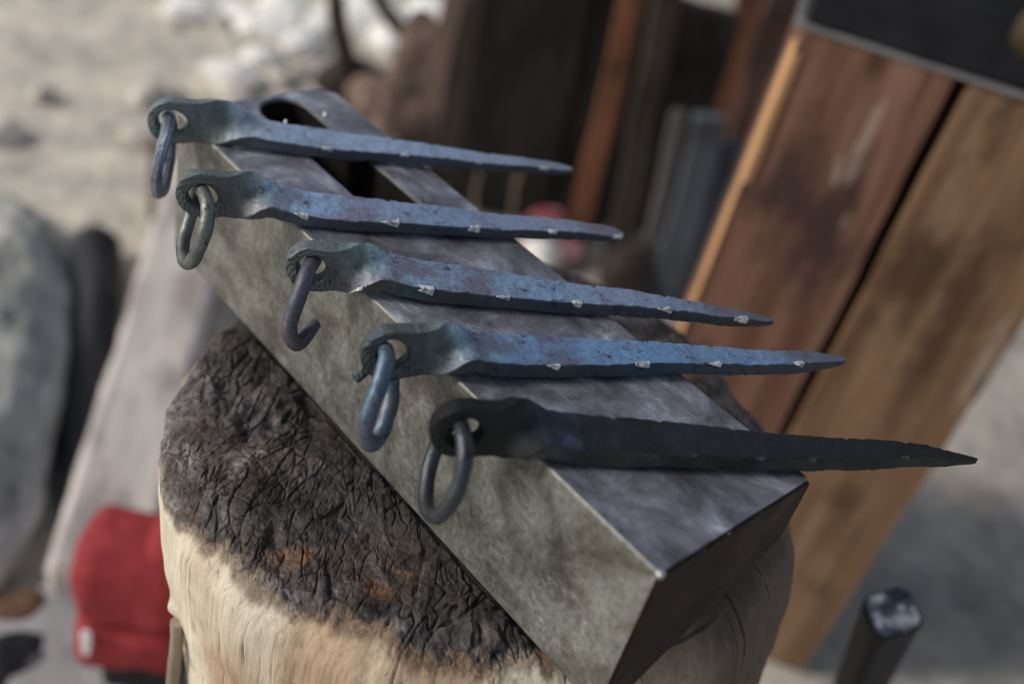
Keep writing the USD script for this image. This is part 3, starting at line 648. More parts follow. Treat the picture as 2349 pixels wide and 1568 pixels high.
HOOKS = [
    dict(eye=(396, 277), tip=(1312, 391), zt=0.0055, re=0.0125, hw=0.0112, tw=(0.010, 0.046), t=0.0033, hole=(0.000, 0.0005, 0.0071), hwt=0.0046, tipl=0.016,
         barbs=[(750, 1.0), (928, 0.8), (1097, 0.45), (1247, 0.7)], dull=False, cuts=[660, 860, 1010, 1180], back=[785, 1000, 1130],
         ring=[(389, 266, .004), (385, 295, -.008), (375, 330, -.011), (365, 370, -.012), (358, 412, -.009), (361, 441, -.003), (371, 436, .004), (381, 405, .009), (388, 360, .012), (392, 315, .011), (393, 283, .008)],
         label='forged ringed spike at the far end of the block, crossing its slot'),
    dict(eye=(464, 446), tip=(1430, 541), zt=0.0055, re=0.0122, hw=0.0112, tw=(0.011, 0.034), t=0.0034, hole=(0.0005, 0.0, 0.0068), hwt=0.0055, tipl=0.013,
         barbs=[(690, 1.0), (893, 1.15), (1087, 1.0), (1265, 0.7), (1415, 0.7)], dull=False, cuts=[775, 980, 1160, 1330], back=[900, 1110, 1290],
         ring=[(455, 437, .003), (471, 450, -.008), (477, 485, -.013), (470, 530, -.013), (453, 578, -.009), (434, 604, -.003), (421, 593, .003), (420, 560, .008), (428, 525, .011), (438, 490, .012), (447, 455, .009)],
         label='forged ringed spike second from the far end, sky blue patch at its shoulder'),
    dict(eye=(716, 608), tip=(1775, 736), zt=0.0055, re=0.0120, hw=0.0112, tw=(0.010, 0.034), t=0.0039, hole=(0.0002, 0.0003, 0.0064), hwt=0.0042,
         barbs=[(818, 0.7), (975, 1.0), (1152, 1.0), (1320, 1.0), (1522, 0.9), (1700, 1.0)], dull=False, cuts=[1060, 1240, 1430, 1610], back=[1380, 1540, 1680],
         ring=[(722, 594, .006), (716, 602, -.004), (706, 625, -.010), (688, 675, -.013), (668, 730, -.012), (665, 770, -.010), (680, 788, -.007), (702, 770, -.003), (724, 742, .002)],
         open=True, label='forged spike in the middle whose ring is an open rusty hook'),
    dict(eye=(893, 806), tip=(1938, 828), zt=0.0055, re=0.0124, hw=0.0108, tw=(0.015, 0.036), t=0.0039, hole=(0.0008, 0.0004, 0.0070), hwt=0.0050,
         barbs=[(1268, 0.9), (1473, 0.8), (1637, 0.9), (1830, 0.9)], dull=False, cuts=[1175, 1380, 1560, 1715], back=[1120, 1430, 1660, 1800],
         ring=[(866, 806, .006), (876, 801, .000), (886, 808, -.007), (884, 838, -.011), (866, 893, -.013), (845, 955, -.012), (838, 998, -.008), (853, 1017, -.002), (873, 992, .003), (890, 945, .005), (898, 900, .006), (897, 872, .005)],
         open=True, tail=True, label='bluest forged spike, its eye ending in a small tail, fourth from the far end'),
    dict(eye=(1057, 984), tip=(2240, 1056), zt=0.0055, re=0.0127, hw=0.0115, tw=(0.012, 0.036), t=0.0040, hole=(0.001, 0.001, 0.0066), hwt=0.0056, tipl=0.058,
         barbs=[(1585, 0.45), (1740, 0.5), (1860, 0.5), (2075, 0.5)], dull=True, cuts=[1610, 1785, 1895, 2010, 2130], back=[1440, 1545, 1715, 1975, 2105],
         ring=[(1044, 966, .002), (1062, 995, -.010), (1067, 1045, -.014), (1056, 1105, -.014), (1027, 1162, -.011), (997, 1184, -.004), (979, 1163, .004), (978, 1118, .010), (987, 1062, .014), (1005, 1012, .014), (1026, 978, .008)],
         label='matte black forged ringed spike nearest the near end of the block'),
]


def section(hw, ht, rad=0.0011, nl=7):
    """rounded rectangle, points counter-clockwise in (width, thickness); always the same count"""
    rad = min(rad, 0.48 * hw, 0.48 * ht)
    pts = []
    for cx_, cy_, a0 in ((1, 1, 0), (-1, 1, 90), (-1, -1, 180), (1, -1, 270)):
        arc = [(cx_ * (hw - rad) + rad * math.cos(math.radians(a0 + a)), cy_ * (ht - rad) + rad * math.sin(math.radians(a0 + a))) for a in (0, 22, 45, 68, 90)]
        pts += arc
        if a0 in (0, 180):                                      # long faces get more points
            nxt = (-cx_ * (hw - rad), cy_ * ht)
            pts += [(arc[-1][0] + (nxt[0] - arc[-1][0]) * k / (nl + 1), arc[-1][1]) for k in range(1, nl + 1)]
    return np.array(pts)


def build_hook(i, h):
    A = on(*h['eye'], ZT + 0.007)
    B = on(*h['tip'], ZT + h['zt'])
    Lc = np.linalg.norm((B - A)[:2])
    fr = frame([A[0], A[1], ZT], [B[0] - A[0], B[1] - A[1], 0])
    zA, zB = 0.007, h['zt']
    re, hw0, hwt, t0 = h['re'], h['hw'], h['hwt'], h['t']
    a, b = h['tw']
    xs = np.unique(np.concatenate([-re * np.cos(np.linspace(0, np.pi / 2, 26)) , np.linspace(0, 0.06, 90), np.linspace(0.06, Lc, 190), Lc - 0.012 * (1 - np.sin(np.linspace(0, np.pi / 2, 16)))]))
    xs[0] += 1e-5

    def halfwidth(x):
        eye = np.sqrt(np.maximum(re ** 2 - np.minimum(x, 0) ** 2, 1e-10))
        neck = re + (0.93 * re - re) * smooth(0.002, 0.012, x) + (hw0 - 0.93 * re) * smooth(0.02, 0.04, x)
        shaft = hw0 + (hwt - hw0) * np.clip((x - 0.075) / (Lc - 0.075 - 0.02), 0, 1) ** 0.9
        tl = h.get('tipl', 0.032)
        u = np.clip((x - (Lc - tl)) / tl, 0, 1)
        tip = np.maximum(1 - u ** (1.7 if tl > 0.04 else 2.2), 0) ** (0.75 if tl > 0.04 else 0.5) * 0.93 + 0.07
        return np.where(x < 0, eye, np.where(x < 0.075, neck, shaft) * tip)

    def halfthick(x):
        edge = np.sqrt(np.clip((x + re) / 0.0035, 0.05, 1))
        u = np.clip((x - (Lc - 0.03)) / 0.03, 0, 1)
        return (t0 + (-0.0006) * smooth(0.05, Lc, x)) * np.minimum(1, 0.55 + 0.45 * edge) * (1 - 0.62 * u ** 1.5)

    def height(x):
        bump = 0.0030 * np.exp(-((x - 0.026) / 0.016) ** 2)
        lie = zA + (t0 + 0.0012 - zA) * smooth(0.0, 0.06, x)
        return lie + bump + (zB - (t0 + 0.0012)) * smooth(0.08, Lc, x) + 0.0006 * np.sin(x * 60 + i * 2)

    def side(x):
        return 0.0010 * np.sin(x * 34 + i * 1.7) * smooth(0.03, 0.08, x) * smooth(Lc, Lc - 0.05, x)

    def angle(x):
        return np.radians(90 - 3 * (i % 2)) * (1 - smooth(a, b, x)) + math.radians(2.0) * np.sin(i * 1.3)

    hwv, htv, zv, yv, ph = halfwidth(xs), halfthick(xs), height(xs), side(xs), angle(xs)
    secs = []
    for k, x in enumerate(xs):
        s2 = section(hwv[k], htv[k])
        w, n_ = np.array([0, math.cos(ph[k]), math.sin(ph[k])]), np.array([0, -math.sin(ph[k]), math.cos(ph[k])])
        secs.append(np.array([x, yv[k], zv[k]]) + s2[:, :1] * w + s2[:, 1:] * n_)
    S = np.array(secs)
    # hammer marks and ragged edges
    flat = S.reshape(-1, 3)
    off = np.array([31.7 * i, 4.1, 0])
    dn = np.stack([0.25 * fbm(flat + off, 70, 3 + i), 0.9 * fbm(flat + off, 75, 5 + i, 3), 0.9 * fbm(flat + off, 85, 7 + i, 3)], 1) * 0.0016
    dn += np.stack([np.zeros(len(flat)), fbm(flat + off, 330, 13 + i, 2), fbm(flat + off, 330, 17 + i, 2)], 1) * 0.0009
    fade = np.clip(np.repeat(htv, S.shape[1]) / t0, 0.2, 1)[:, None]
    S = (flat + dn * fade).reshape(S.shape)
    k, m = S.shape[:2]
    idx = np.arange(k * m).reshape(k, m)
    nx = np.roll(idx, -1, 1)
    F = np.stack([idx[:-1], nx[:-1], nx[1:], idx[1:]], -1).reshape(-1, 4)
    F = np.vstack([F[:, [0, 2, 1]], F[:, [0, 3, 2]]])
    V = np.vstack([S.reshape(-1, 3), S[0].mean(0), S[-1].mean(0)])
    F = np.vstack([F, np.stack([idx[0], nx[0], np.full(m, k * m)], 1), np.stack([nx[-1], idx[-1], np.full(m, k * m + 1)], 1)])
    body = trimesh.Trimesh(V, F, process=False)
    if body.volume < 0:
        body.invert()
    man = manifold3d.Manifold(manifold3d.Mesh(np.asarray(body.vertices, np.float32), np.asarray(body.faces, np.uint32)))
    hx, hz, hr = h['hole']
    pa = angle(np.array([0.0]))[0]
    nrm = np.array([0, -math.sin(pa), math.cos(pa)])
    wdir = np.array([0, math.cos(pa), math.sin(pa)])
    ctr = np.array([hx, 0, zA]) + wdir * hz

    def along(prof):                                            # a solid of revolution about the hole's axis
        rv = trimesh.creation.revolve(np.array(prof), sections=40)
        Rm = np.eye(4); Rm[:3, 0] = [1, 0, 0]; Rm[:3, 2] = nrm; Rm[:3, 1] = np.cross(nrm, [1, 0, 0]); Rm[:3, 3] = ctr
        v = np.array(rv.vertices)
        ang = np.arctan2(v[:, 1], v[:, 0])
        wob = 1 + 0.05 * np.cos(2 * ang + i) + 0.03 * np.cos(3 * ang + 2 * i)
        v[:, :2] *= wob[:, None]
        v = v @ Rm[:3, :3].T + Rm[:3, 3]
        t_ = trimesh.Trimesh(v, rv.faces, process=True)
        if t_.volume < 0: t_.invert()
        return manifold3d.Manifold(manifold3d.Mesh(np.asarray(t_.vertices, np.float32), np.asarray(t_.faces, np.uint32)))
    q = t0
    man = man - along([(0, -2.2 * q), (hr * 1.45, -2.2 * q), (hr * 1.16, -q * 1.0), (hr * 1.0, -q * 0.6), (hr, q * 0.6), (hr * 1.16, q * 1.0), (hr * 1.45, 2.2 * q), (0, 2.2 * q)])

    def xat(pxx):
        lo, hi = 0.0, Lc
        for _ in range(40):
            mid = (lo + hi) / 2
            w = fr[:3, :3] @ np.array([mid, -halfwidth(np.array([mid]))[0], zB + 0.002]) + fr[:3, 3]
            if px(w)[0] < pxx: lo = mid
            else: hi = mid
        return (lo + hi) / 2

    def edge(x, sw, sn):
        x_ = np.array([x])
        p_ = angle(x_)[0]
        w, n_ = np.array([0, math.cos(p_), math.sin(p_)]), np.array([0, -math.sin(p_), math.cos(p_)])
        return np.array([x, side(x_)[0], height(x_)[0]]) + sw * w * halfwidth(x_)[0] + sn * n_ * halfthick(x_)[0], w, n_
    # chisel cuts: steps in the lower front arris and the back arris
    for sgn_w, sgn_n, spots in ((-1, -1, h['cuts']), (1, 1, h['back'])):
        for s_ in spots:
            x = xat(s_)
            e, w, n_ = edge(x, sgn_w, sgn_n)
            e0, _, _ = edge(x - 0.0075, sgn_w, sgn_n)
            o1, o2 = sgn_w * w, sgn_n * n_
            pts = []
            dp = 0.0012 if sgn_w < 0 else 0.0019
            for q1, q2 in ((1, 1), (1, -1), (-1, 1)):
                pts.append(e + o1 * 0.003 * q1 + o2 * 0.003 * q2)
            core = e - o1 * dp - o2 * dp
            pts = [e0 + (o1 + o2) * 0.0002 + d_ for d_ in (o1 * 0.002, o2 * 0.002, (o1 + o2) * 0.003)] + [core, e + o1 * 0.004 - o2 * dp * 2.2, e - o1 * dp * 2.2 + o2 * 0.004, e + (o1 + o2) * 0.004]
            cutter = trimesh.convex.convex_hull(np.array(pts))
            man = man - manifold3d.Manifold(manifold3d.Mesh(np.asarray(cutter.vertices, np.float32), np.asarray(cutter.faces, np.uint32)))
    body = tm(man)
    hk = thing('ringed_spike', h['label'], 'spike', fr, 'forged ringed spikes lying across the block')
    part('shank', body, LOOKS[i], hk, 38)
    # the burrs raised by the chisel on the upper front arris, with their bright cut face
    for s_, big in h['barbs']:
        x = xat(s_)
        big = big * rng.uniform(0.85, 1.2)
        ln, up, dn_ = 0.0062 * big + 0.001, 0.0021 * big + 0.0004, 0.0025 * big + 0.0005
        e1, w, n_ = edge(x + ln * 0.5, -1, 1)
        e0, _, _ = edge(x - ln * 0.5, -1, 1)
        out = (-w + n_) / math.sqrt(2)
        jag = lambda: np.array([rng.normal(0, .0002), 0, 0])
        lw = rng.uniform(0.05, 0.75); up *= rng.uniform(0.7, 1.2); dn_ *= rng.uniform(0.7, 1.25)
        pts = [e0 + out * 0.0001 + w * up * lw, e0 + out * 0.0001 - n_ * dn_ * lw, e1 + w * up + out * 0.0005 + jag(), e1 - n_ * dn_ + out * 0.0005 + jag(), e1 + out * 0.0009 * (0.5 + big * 0.6) + jag(), e1 + np.array([0.0009, 0, 0]) - out * 0.0006,
               e0 * 0.45 + e1 * 0.55 + w * up * 0.62 + out * 0.0004, e0 * 0.45 + e1 * 0.55 - n_ * dn_ * 0.66 + out * 0.0004,
               e1 + w * up - out * 0.0015, e1 - n_ * dn_ - out * 0.0015, e0 - out * 0.0006]
        part('barb', trimesh.convex.convex_hull(np.array(pts)), DULLCUT if h['dull'] else (GREYCUT if i == 0 else BRIGHT), hk, 12)
    if h.get('tail'):
        pts = [at(846, 838, depth(A) + .006), at(838, 846, depth(A) + .004), at(826, 860, depth(A) + .002), at(814, 869, depth(A) + .001)]
        inv = np.linalg.inv(fr)
        pl = [(inv @ np.r_[q_, 1])[:3] for q_ in pts]
        part('tail', tube(pl, lambda t: 0.0031 * (1 - 0.25 * t), n=8, samples=24, dents=0.0003), LOOKS[i], hk, 35)
    # its ring: a thing that hangs in the eye
    ec = depth(A)
    pts = np.array([at(u, v, ec + d) for u, v, d in h['ring']])
    base = np.eye(4); base[:3, 3] = pts.mean(0)
    names = ['faceted narrow iron ring hanging nearly edge-on in the farthest spike', 'speckled olive grey iron ring hanging in the eye of the second farthest spike',
             'open iron hook with rusty red flank hanging in the middle spike', 'blue and red tinted iron link with a gap hanging in the bluest spike', 'smooth dark closed iron ring hanging in the matte black spike']
    rr = (0.0036 if i == 3 else 0.0033) if i != 2 else (lambda t: 0.0036 - 0.0007 * smooth(0.75, 1, t))
    if i == 4: rr = 0.0033
    if i == 0: rr = 0.0032
    solo_mesh = tube(pts - base[:3, 3], rr, n=16 if i else 8, closed=not h.get('open'), samples=150, dents=0.0006 if i != 4 else 0.0004, seed=60 + i)
    rg = thing('iron_ring', names[i], 'ring', base, 'iron rings hanging in the eyes of the spikes')
    part('link', solo_mesh, RLOOK[i], rg, 45 if i else 20)


for i, h in enumerate(HOOKS):
    build_hook(i, h)

# two little bright flakes on the block beside the slot
for (u, v, s, lab) in ((745, 262, 0.0028, 'small bright metal flake on the block top right of the slot'), (655, 279, 0.0022, 'small bright metal flake on the left edge of the slot')):
    c = on(u, v, ZT + 0.0008)
    m = lump(1.0, int(u), 0.25, (s, s * 0.35, 0.0005), 2)
    m.apply_transform(trimesh.transformations.rotation_matrix(0.9, [0, 0, 1])); m.apply_translation(c)
    solo('metal_flake', m, WHITE, lab, 'metal flake', smooth_=True)

# ------------------------------------------------------------------ timber stand with the anvil
b0, b1 = on(1840, 1540), on(1727, 1496)
tdir = (b1 - b0) / np.linalg.norm(b1 - b0)                       # along the face, towards the left of the photo
tn = np.array([-tdir[1], tdir[0], 0]); tn = tn if tn @ (EYE - b0) > 0 else -tn
TH = 0.572
tf = np.eye(4); tf[:3, 0], tf[:3, 1], tf[:3, 2], tf[:3, 3] = tdir, -tn, [0, 0, 1], b0   # x along the face, y into the timber, z up
if np.linalg.det(tf[:3, :3]) < 0:
    tf[:3, 1] *= -1
sgn = 1 if tf[:3, 1] @ tn < 0 else -1
tf = tf @ GS
stand = thing('timber_stand', 'upright stand of two thick brown timbers with a black gap, under the dark anvil', 'timber stand', tf)


def beam(x0, x1, y0, y1, ch):
    poly = Polygon([(x0, y0), (x1 - ch, y0), (x1, y0 + sgn * ch * 0.7), (x1, y1), (x0, y1)])
    m = trimesh.creation.extrude_polygon(poly, TH - 0.0, engine='earcut')
    m.fix_normals()
    return wobble(m, 0.0018, 22, 5, edge=0.02)


part('timber', beam(0.121, 0.2225, 0, sgn * 0.21, 0.002), TIMBER, stand, 40, 'darker red brown left timber')
part('timber', beam(0.0, 0.111, sgn * 0.001, sgn * 0.21, 0.002), TIMBER2, stand, 40, 'lighter tan right timber')
m = trimesh.creation.extrude_polygon(Polygon([(0.2225, sgn * -0.0015), (0.2225, sgn * 0.013), (0.2262, sgn * 0.013), (0.2262, sgn * 0.0035)]), TH * 0.965, engine='earcut'); m.fix_normals()
m.apply_translation([0, 0, 0.01])
m2 = trimesh.creation.extrude_polygon(Polygon([(0.217, sgn * -0.0015), (0.2225, sgn * -0.002), (0.2225, sgn * 0.001), (0.217, sgn * 0.001)]), 0.10, engine='earcut'); m2.fix_normals(); m2.apply_translation([0, 0, TH - 0.115])
part('lit_fresh_edge', wobble(trimesh.util.concatenate([m, m2]), 0.001, 30, 8, edge=0.02), LIT_FRESH, stand, 40, 'bright orange fresh edge of the left timber, lightened as if lit')
m = rbox(0.205, 0.207, 0.0035, 0.0006, (0.126, sgn * 0.1025, TH + 0.0022))
pl_ = thing('base_plate', 'thin grey steel plate between the timber stand and the anvil', 'steel plate', tf)
part('plate', m, PLATE, pl_, 20)
av = thing('background_anvil', 'blurred black anvil on top of the timber stand', 'anvil', tf)
zt0 = TH + 0.0042
foot = rbox(0.33, 0.185, 0.045, 0.004, (0.060, sgn * 0.0922, zt0 + 0.0225))
part('foot', wobble(foot, 0.002, 20, 3, edge=0.02), IRON, av, 35)
part('toe', wobble(rbox(0.08, 0.20, 0.038, 0.008, (0.0, sgn * 0.095, zt0 + 0.019)), 0.002, 20, 5, edge=0.02), IRON, av, 35)
w_ = trimesh.creation.extrude_polygon(Polygon([(0.17, 0.0), (0.13, 0.03), (0.115, 0.06), (0.14, 0.10), (-0.02, 0.10), (0.01, 0.06), (-0.01, 0.03), (-0.05, 0.0)]), 0.11, engine='earcut')
w_.apply_transform(np.array([[1, 0, 0, 0], [0, 0, 1, 0], [0, 1, 0, 0], [0, 0, 0, 1.0]])); w_.fix_normals()
w_.apply_translation([0, sgn * 0.10 - 0.055, zt0 + 0.0452])
part('waist', w_, IRON, av, 35)
part('face', rbox(0.30, 0.11, 0.06, 0.006, (0.06, sgn * 0.10, zt0 + 0.1756)), IRON, av, 35)
hb = at(2374, 80, depth(tf[:3, 3] + tf[:3, 2] * TH) - 0.07)
hv = thing('hammer_handle', 'brown rounded handle end at the right edge beside the dark anvil', 'handle', frame(hb, RIGHT + DOWN * -0.25, DOWN * -1) @ GS)
part('grip', tube([(-0.012, 0, 0), (0.0, 0, 0), (0.05, 0, 0.0), (0.14, 0, 0.004)], lambda t: 0.017 * np.sqrt(np.clip(t * 12 + 0.1, 0, 1)), n=16, samples=40), BROWNH, hv, 40)

# upright dark bar at the lower right
p1 = at(2046, 1405, 0.72)
p0 = on(1868, 1800)
za = (p1 - p0) / np.linalg.norm(p1 - p0)
hh = np.linalg.norm(p1 - p0)
fb = frame(p0, np.cross(za, FWD) * -1, za)
bar = thing('steel_bar', 'black upright steel bar with a worn shiny end at the lower right', 'steel bar', fb)
m = trimesh.creation.extrude_polygon(Polygon([(-1, -1), (1, -1), (1, 1), (-1, 1)]).buffer(-0.5).buffer(0.5, quad_segs=4), 1.0, engine='earcut')
m.apply_scale([0.0172, 0.0155, hh]); part('bar', m, BLACKP, bar, 30)
m = trimesh.creation.extrude_polygon(Polygon([(-1, -1), (1, -1), (1, 1), (-1, 1)]).buffer(-0.55).buffer(0.45, quad_segs=4), 1.0, engine='earcut')
m.apply_scale([0.0172, 0.0155, 0.003]); m.apply_translation([0, 0, hh])
part('bar_end', wobble(m, 0.0008, 120, 4, edge=0.004), stone_like('worn_bar_end', [(0.4, (0.05, 0.06, 0.08)), (0.52, (0.2, 0.22, 0.26)), (0.6, (0.75, 0.74, 0.72))], scale=75, rough=0.35, metallic=0.7, detail=3), bar, 40)

# ------------------------------------------------------------------ boards and posts behind


def board(top, bot, width, mat, label, cat='board', thick=0.022, name='weathered_board', dz=0.0, group=None, seed=0, ext=1.35):
    P0 = on(*bot)
    P0 = P0 + np.array([FWD[0], FWD[1], 0]) * dz * K
    r = ray(*top)
    h2 = r[:2]                                                  # the point of the top ray nearest to a vertical over the base
    t = ((P0 - EYE)[:2] @ h2) / (h2 @ h2)
    P1 = EYE + r * t
    P1 = P0 + (P1 - P0) * ext                                  # goes on above the picture
    za = (P1 - P0) / np.linalg.norm(P1 - P0)
    f = frame(P0 - za * 0.01, np.cross(za, FWD) * -1, za)
    w = width / FPX * depth(P0)
    hgt = np.linalg.norm(P1 - P0) + 0.01
    m = wobble(rbox(w, thick * K, hgt, min(0.004, w * 0.2), (0, 0, hgt / 2)), 0.009, 6, seed, edge=0.05)
    t_ = thing(name, label, cat, f, group)
    part('board' if cat == 'board' else 'post', m, mat, t_, 35)
    return t_


G = 'boards and posts leaning in the dark stack behind'
BOARDS = [
    ((1225, 20), (1120, 540), 225, SHADE_BLACK, 'widest board coloured black for shade in the middle of the background stack', 0.10),
    ((1400, 20), (1275, 590), 190, SHADE_BLACK, 'board coloured black for shade behind the orange board', 0.12),
    ((1560, 150), (1430, 620), 190, DARKB, 'black board behind the blue grey post', 0.16),
    ((1110, 20), (1010, 440), 95, DARKB, 'dark brown board left of the widest black board', 0.05),
    ((1045, 10), (962, 345), 62, BROWNB, 'greyish purple brown board standing right of the pale leaning plank', 0.06),
    ((1425, 110), (1318, 560), 50, ORANGE, 'bright orange brown board in front of the black boards', 0.02),
    ((1515, 60), (1405, 640), 56, DARKB, 'dark olive brown board just right of the orange board', 0.04),
    ((1560, 250), (1468, 650), 30, GREYB, 'narrow grey green board between dark ones', 0.03),
    ((1632, 260), (1520, 700), 66, BLUEB, 'blue grey post left of the timber stand', 0.0),
    ((1690, 330), (1572, 720), 50, BLUEB, 'slate grey post pressed against the left side of the timber stand', 0.02),
    ((1722, -10), (1640, 420), 56, ORANGE, 'orange brown pole rising left of the anvil', 0.22),
    ((1788, 40), (1690, 420), 76, DARKRED, 'dark red brown board between the orange pole and the timber stand', 0.10),
]
for k, (t_, b_, w_, m_, lab, dz) in enumerate(BOARDS):
    board(t_, b_, w_, m_, lab, dz=dz, group=G, seed=k, ext=1.0 if t_[1] > 200 else 1.35)


def leaner(top, bot, width, mat, label, name, cat, zt_, seed=0):
    """a stick from the ground up to height zt_, through two photo points"""
    P0, P1 = on(*bot), on(*top, zt_ * K)
    za = (P1 - P0) / np.linalg.norm(P1 - P0)
    f = frame(P0, np.cross(za, FWD) * -1, za)
    r_ = width / FPX * depth(P0) / 2
    t = thing(name, label, cat, f)
    hgt = np.linalg.norm(P1 - P0)
    part('pole', tube([(0, 0, -0.01), (0.012 * hgt, 0, hgt * 0.35), (-0.01 * hgt, 0, hgt * 0.7), (0, 0, hgt)], lambda u: r_ * (1.05 - 0.2 * u), n=12, samples=30, dents=min(0.002, r_ * 0.2), seed=seed), mat, t, 40)


leaner((968, 60), (868, 330), 52, BROWNB, 'pale brown plank leaning at the left end of the dark stack', 'leaning_pole', 'pole', 0.40, 1)
leaner((858, -20), (985, 160), 40, BROWNB, 'thin brown branch crossing the bright patch at the top', 'branch', 'branch', 0.18, 2)
leaner((770, -10), (800, 200), 46, DARKB, 'short dark branch standing left of the bright patch', 'branch', 'branch', 0.2, 3)
leaner((354, 320), (346, 495), 16, BROWNB, 'thin brown stake just behind the far spike ring', 'thin_stake', 'stake', 0.14, 6)
leaner((1100, 395), (1075, 520), 9, STICK, 'thin pale stake under the far spike tip, left one', 'thin_stake', 'stake', 0.12, 4)
leaner((1190, 400), (1165, 520), 10, STICK, 'thin pale stake under the far spike tip, right one', 'thin_stake', 'stake', 0.12, 5)
# low pieces in front of the stack
for (u, v, r_, sq, mat, lab, name, cat) in (
        (905, 262, 0.075, (1.2, 0.8, 0.55), BROWNB, 'pinkish brown round log end right of the block far corner', 'log', 'log'),
        (800, 215, 0.05, (1.3, 0.8, 0.7), DARKB, 'dark brown log behind the far end of the block', 'log', 'log'),
        (960, 300, 0.06, (1.5, 0.7, 0.5), BROWNB, 'brown log at the foot of the dark stack', 'log', 'log'),
        (1440, 660, 0.05, (1.3, 0.8, 0.8), DARKB, 'brown rounded log right of the second spike tip', 'log', 'log')):
    c = on(u, v)
    b_ = GS.copy(); b_[:3, 3] = [c[0], c[1], 0]
    t = thing(name, lab, cat, b_)
    m = lump(r_, int(u), 0.18, sq, 4); m.apply_translation([0, 0, r_ * sq[2] * 0.75])
    part('wood', m, mat, t, True)
# white and red packet
c = on(1240, 585)
b_ = GS.copy(); b_[:3, 3] = [c[0], c[1], 0]
pk = thing('crumpled_packet', 'crumpled white and red packet lying behind the second spike', 'packet', b_)
PINK = stone_like('red_print', [(0.42, (0.42, 0.07, 0.08)), (0.56, (0.62, 0.36, 0.38))], scale=30)
m = lump(1.0, 5, 0.3, (0.03, 0.026, 0.022), 4, 2.2); m.apply_translation([-0.012, -0.012, 0.014]); part('wrapper', m, WHITE, pk, 25)
m = lump(1.0, 9, 0.3, (0.034, 0.026, 0.026), 4, 2.2); m.apply_translation([0.010, 0.016, 0.034]); part('red_print', m, PINK, pk, 25)
m = lump(1.0, 13, 0.3, (0.022, 0.02, 0.018), 4, 2.2); m.apply_translation([0.030, -0.022, 0.014]); part('red_print', m, PINK, pk, 25)
# white stones on the far ground
STONES = ((440, 28, 0.040, 'oval white stone at the upper left, apart from the others'), (548, 40, 0.036, 'white stone at the top, first of the bright group'), (618, 78, 0.046, 'large white stone in the middle of the bright group at the top'),
          (690, 104, 0.036, 'white stone at the right of the bright group'), (528, 182, 0.036, 'white stone closest to the far spike ring'), (600, 138, 0.028, 'small white stone just above the one closest to the far spike'),
          (655, 22, 0.042, 'flat white stone at the top edge of the bright group'), (850, 52, 0.070, 'big white stone beside the thin branch'), (905, 100, 0.050, 'white stone under the thin branch'),
          (1000, 40, 0.045, 'white stone seen between the leaning plank and the dark stack'), (745, 62, 0.036, 'white stone between the bright group and the dark branch'))
for k, (u, v, r_, lab) in enumerate(STONES):
    c = on(u, v)
    r_ *= K
    m = lump(r_, 20 + k, 0.42, (1.25, 1.0, 0.45), 3, 1.9)
    m.apply_transform(trimesh.transformations.rotation_matrix(k * 1.3, [0, 0, 1])); m.apply_translation([c[0], c[1], r_ * 0.2])
    solo('white_stone', m, WHITE, lab, 'stone', 'white stones on the far ground', smooth_=True)
r5 = np.random.default_rng(5)
pebble = None
for k in range(22):
    u, v = (r5.uniform(380, 760), r5.uniform(-30, 215)) if k < 12 else (r5.uniform(0, 900), r5.uniform(-40, 330))
    c = on(u, v)
    path = numbered('/World/pale_pebble')
    f_ = np.eye(4); a_ = r5.uniform(0, 6); sc_ = r5.uniform(0.6, 1.5) * K
    f_[:2, :2] = np.array([[math.cos(a_), -math.sin(a_)], [math.sin(a_), math.cos(a_)]]) * sc_; f_[2, 2] = sc_
    f_[:3, 3] = [c[0], c[1], 0.002]
    x = UsdGeom.Xform.Define(stage, path)
    x.AddTransformOp().Set(Gf.Matrix4d(*f_.T.ravel().tolist()))
    if pebble is None:
        pebble = path
        usdkit.mesh(stage, path + '/stone', lump(0.020, 77, 0.4, (1.2, 0.9, 0.6), 2, 1.9), PEBBLE, smooth=True)
    else:
        x.GetPrim().GetReferences().AddInternalReference(pebble); x.GetPrim().SetInstanceable(True)
    tag(x.GetPrim(), 'small pale pebble strewn on the bright ground at the upper left', 'pebble', 'pale pebbles strewn on the ground')

# left side: pale beam, dark log added for the shaded gap, grey boulder, slab, scrap


def lying(pa, pb, width, height, mat, label, name, cat, seed, zoff=0.0, pn='beam'):
    A_, B_ = on(*pa), on(*pb)
    width, height = width * K, height * K
    za = (B_ - A_) / np.linalg.norm(B_ - A_)
    f = frame(A_ + np.array([0, 0, zoff]), np.cross([0, 0, 1], za), za)     # local z runs along the beam, local y up or down
    up = 1 if f[2, 1] > 0 else -1
    ln = np.linalg.norm(B_ - A_)
    m = wobble(rbox(width, height, ln, 0.012, (0, up * height / 2, ln / 2)), 0.006, 12, seed, edge=0.03)
    t = thing(name, label, cat, f)
    part(pn, m, mat, t, 40)


lying((225, 1400), (470, 440), 0.085, 0.05, PALEW, 'pale pinkish weathered beam lying on the ground left of the stump', 'pale_beam', 'beam', 3)
A_, B_ = on(186, 1235), on(218, 560)
f_ = frame(A_, np.cross([0, 0, 1], B_ - A_), (B_ - A_) / np.linalg.norm(B_ - A_))
ln_ = np.linalg.norm(B_ - A_)
t = thing('gap_shade_log', 'dark log added for the shade in the gap between the grey stone and the pale beam', 'log', f_)
up_ = 1 if f_[2, 1] > 0 else -1
part('log', tube([(0, 0.012 * up_, 0), (0.006, 0.018 * up_, ln_ * 0.3), (-0.006, 0.026 * up_, ln_ * 0.7), (0, 0.03 * up_, ln_)], lambda u: (0.024 + 0.018 * u) * np.sqrt(np.clip((1 - u) * 14, 0.02, 1)), n=24, samples=60, dents=0.008, seed=9), GAP_SHADE, t, 50)
A_, B_ = on(-45, 1400), on(45, 500)
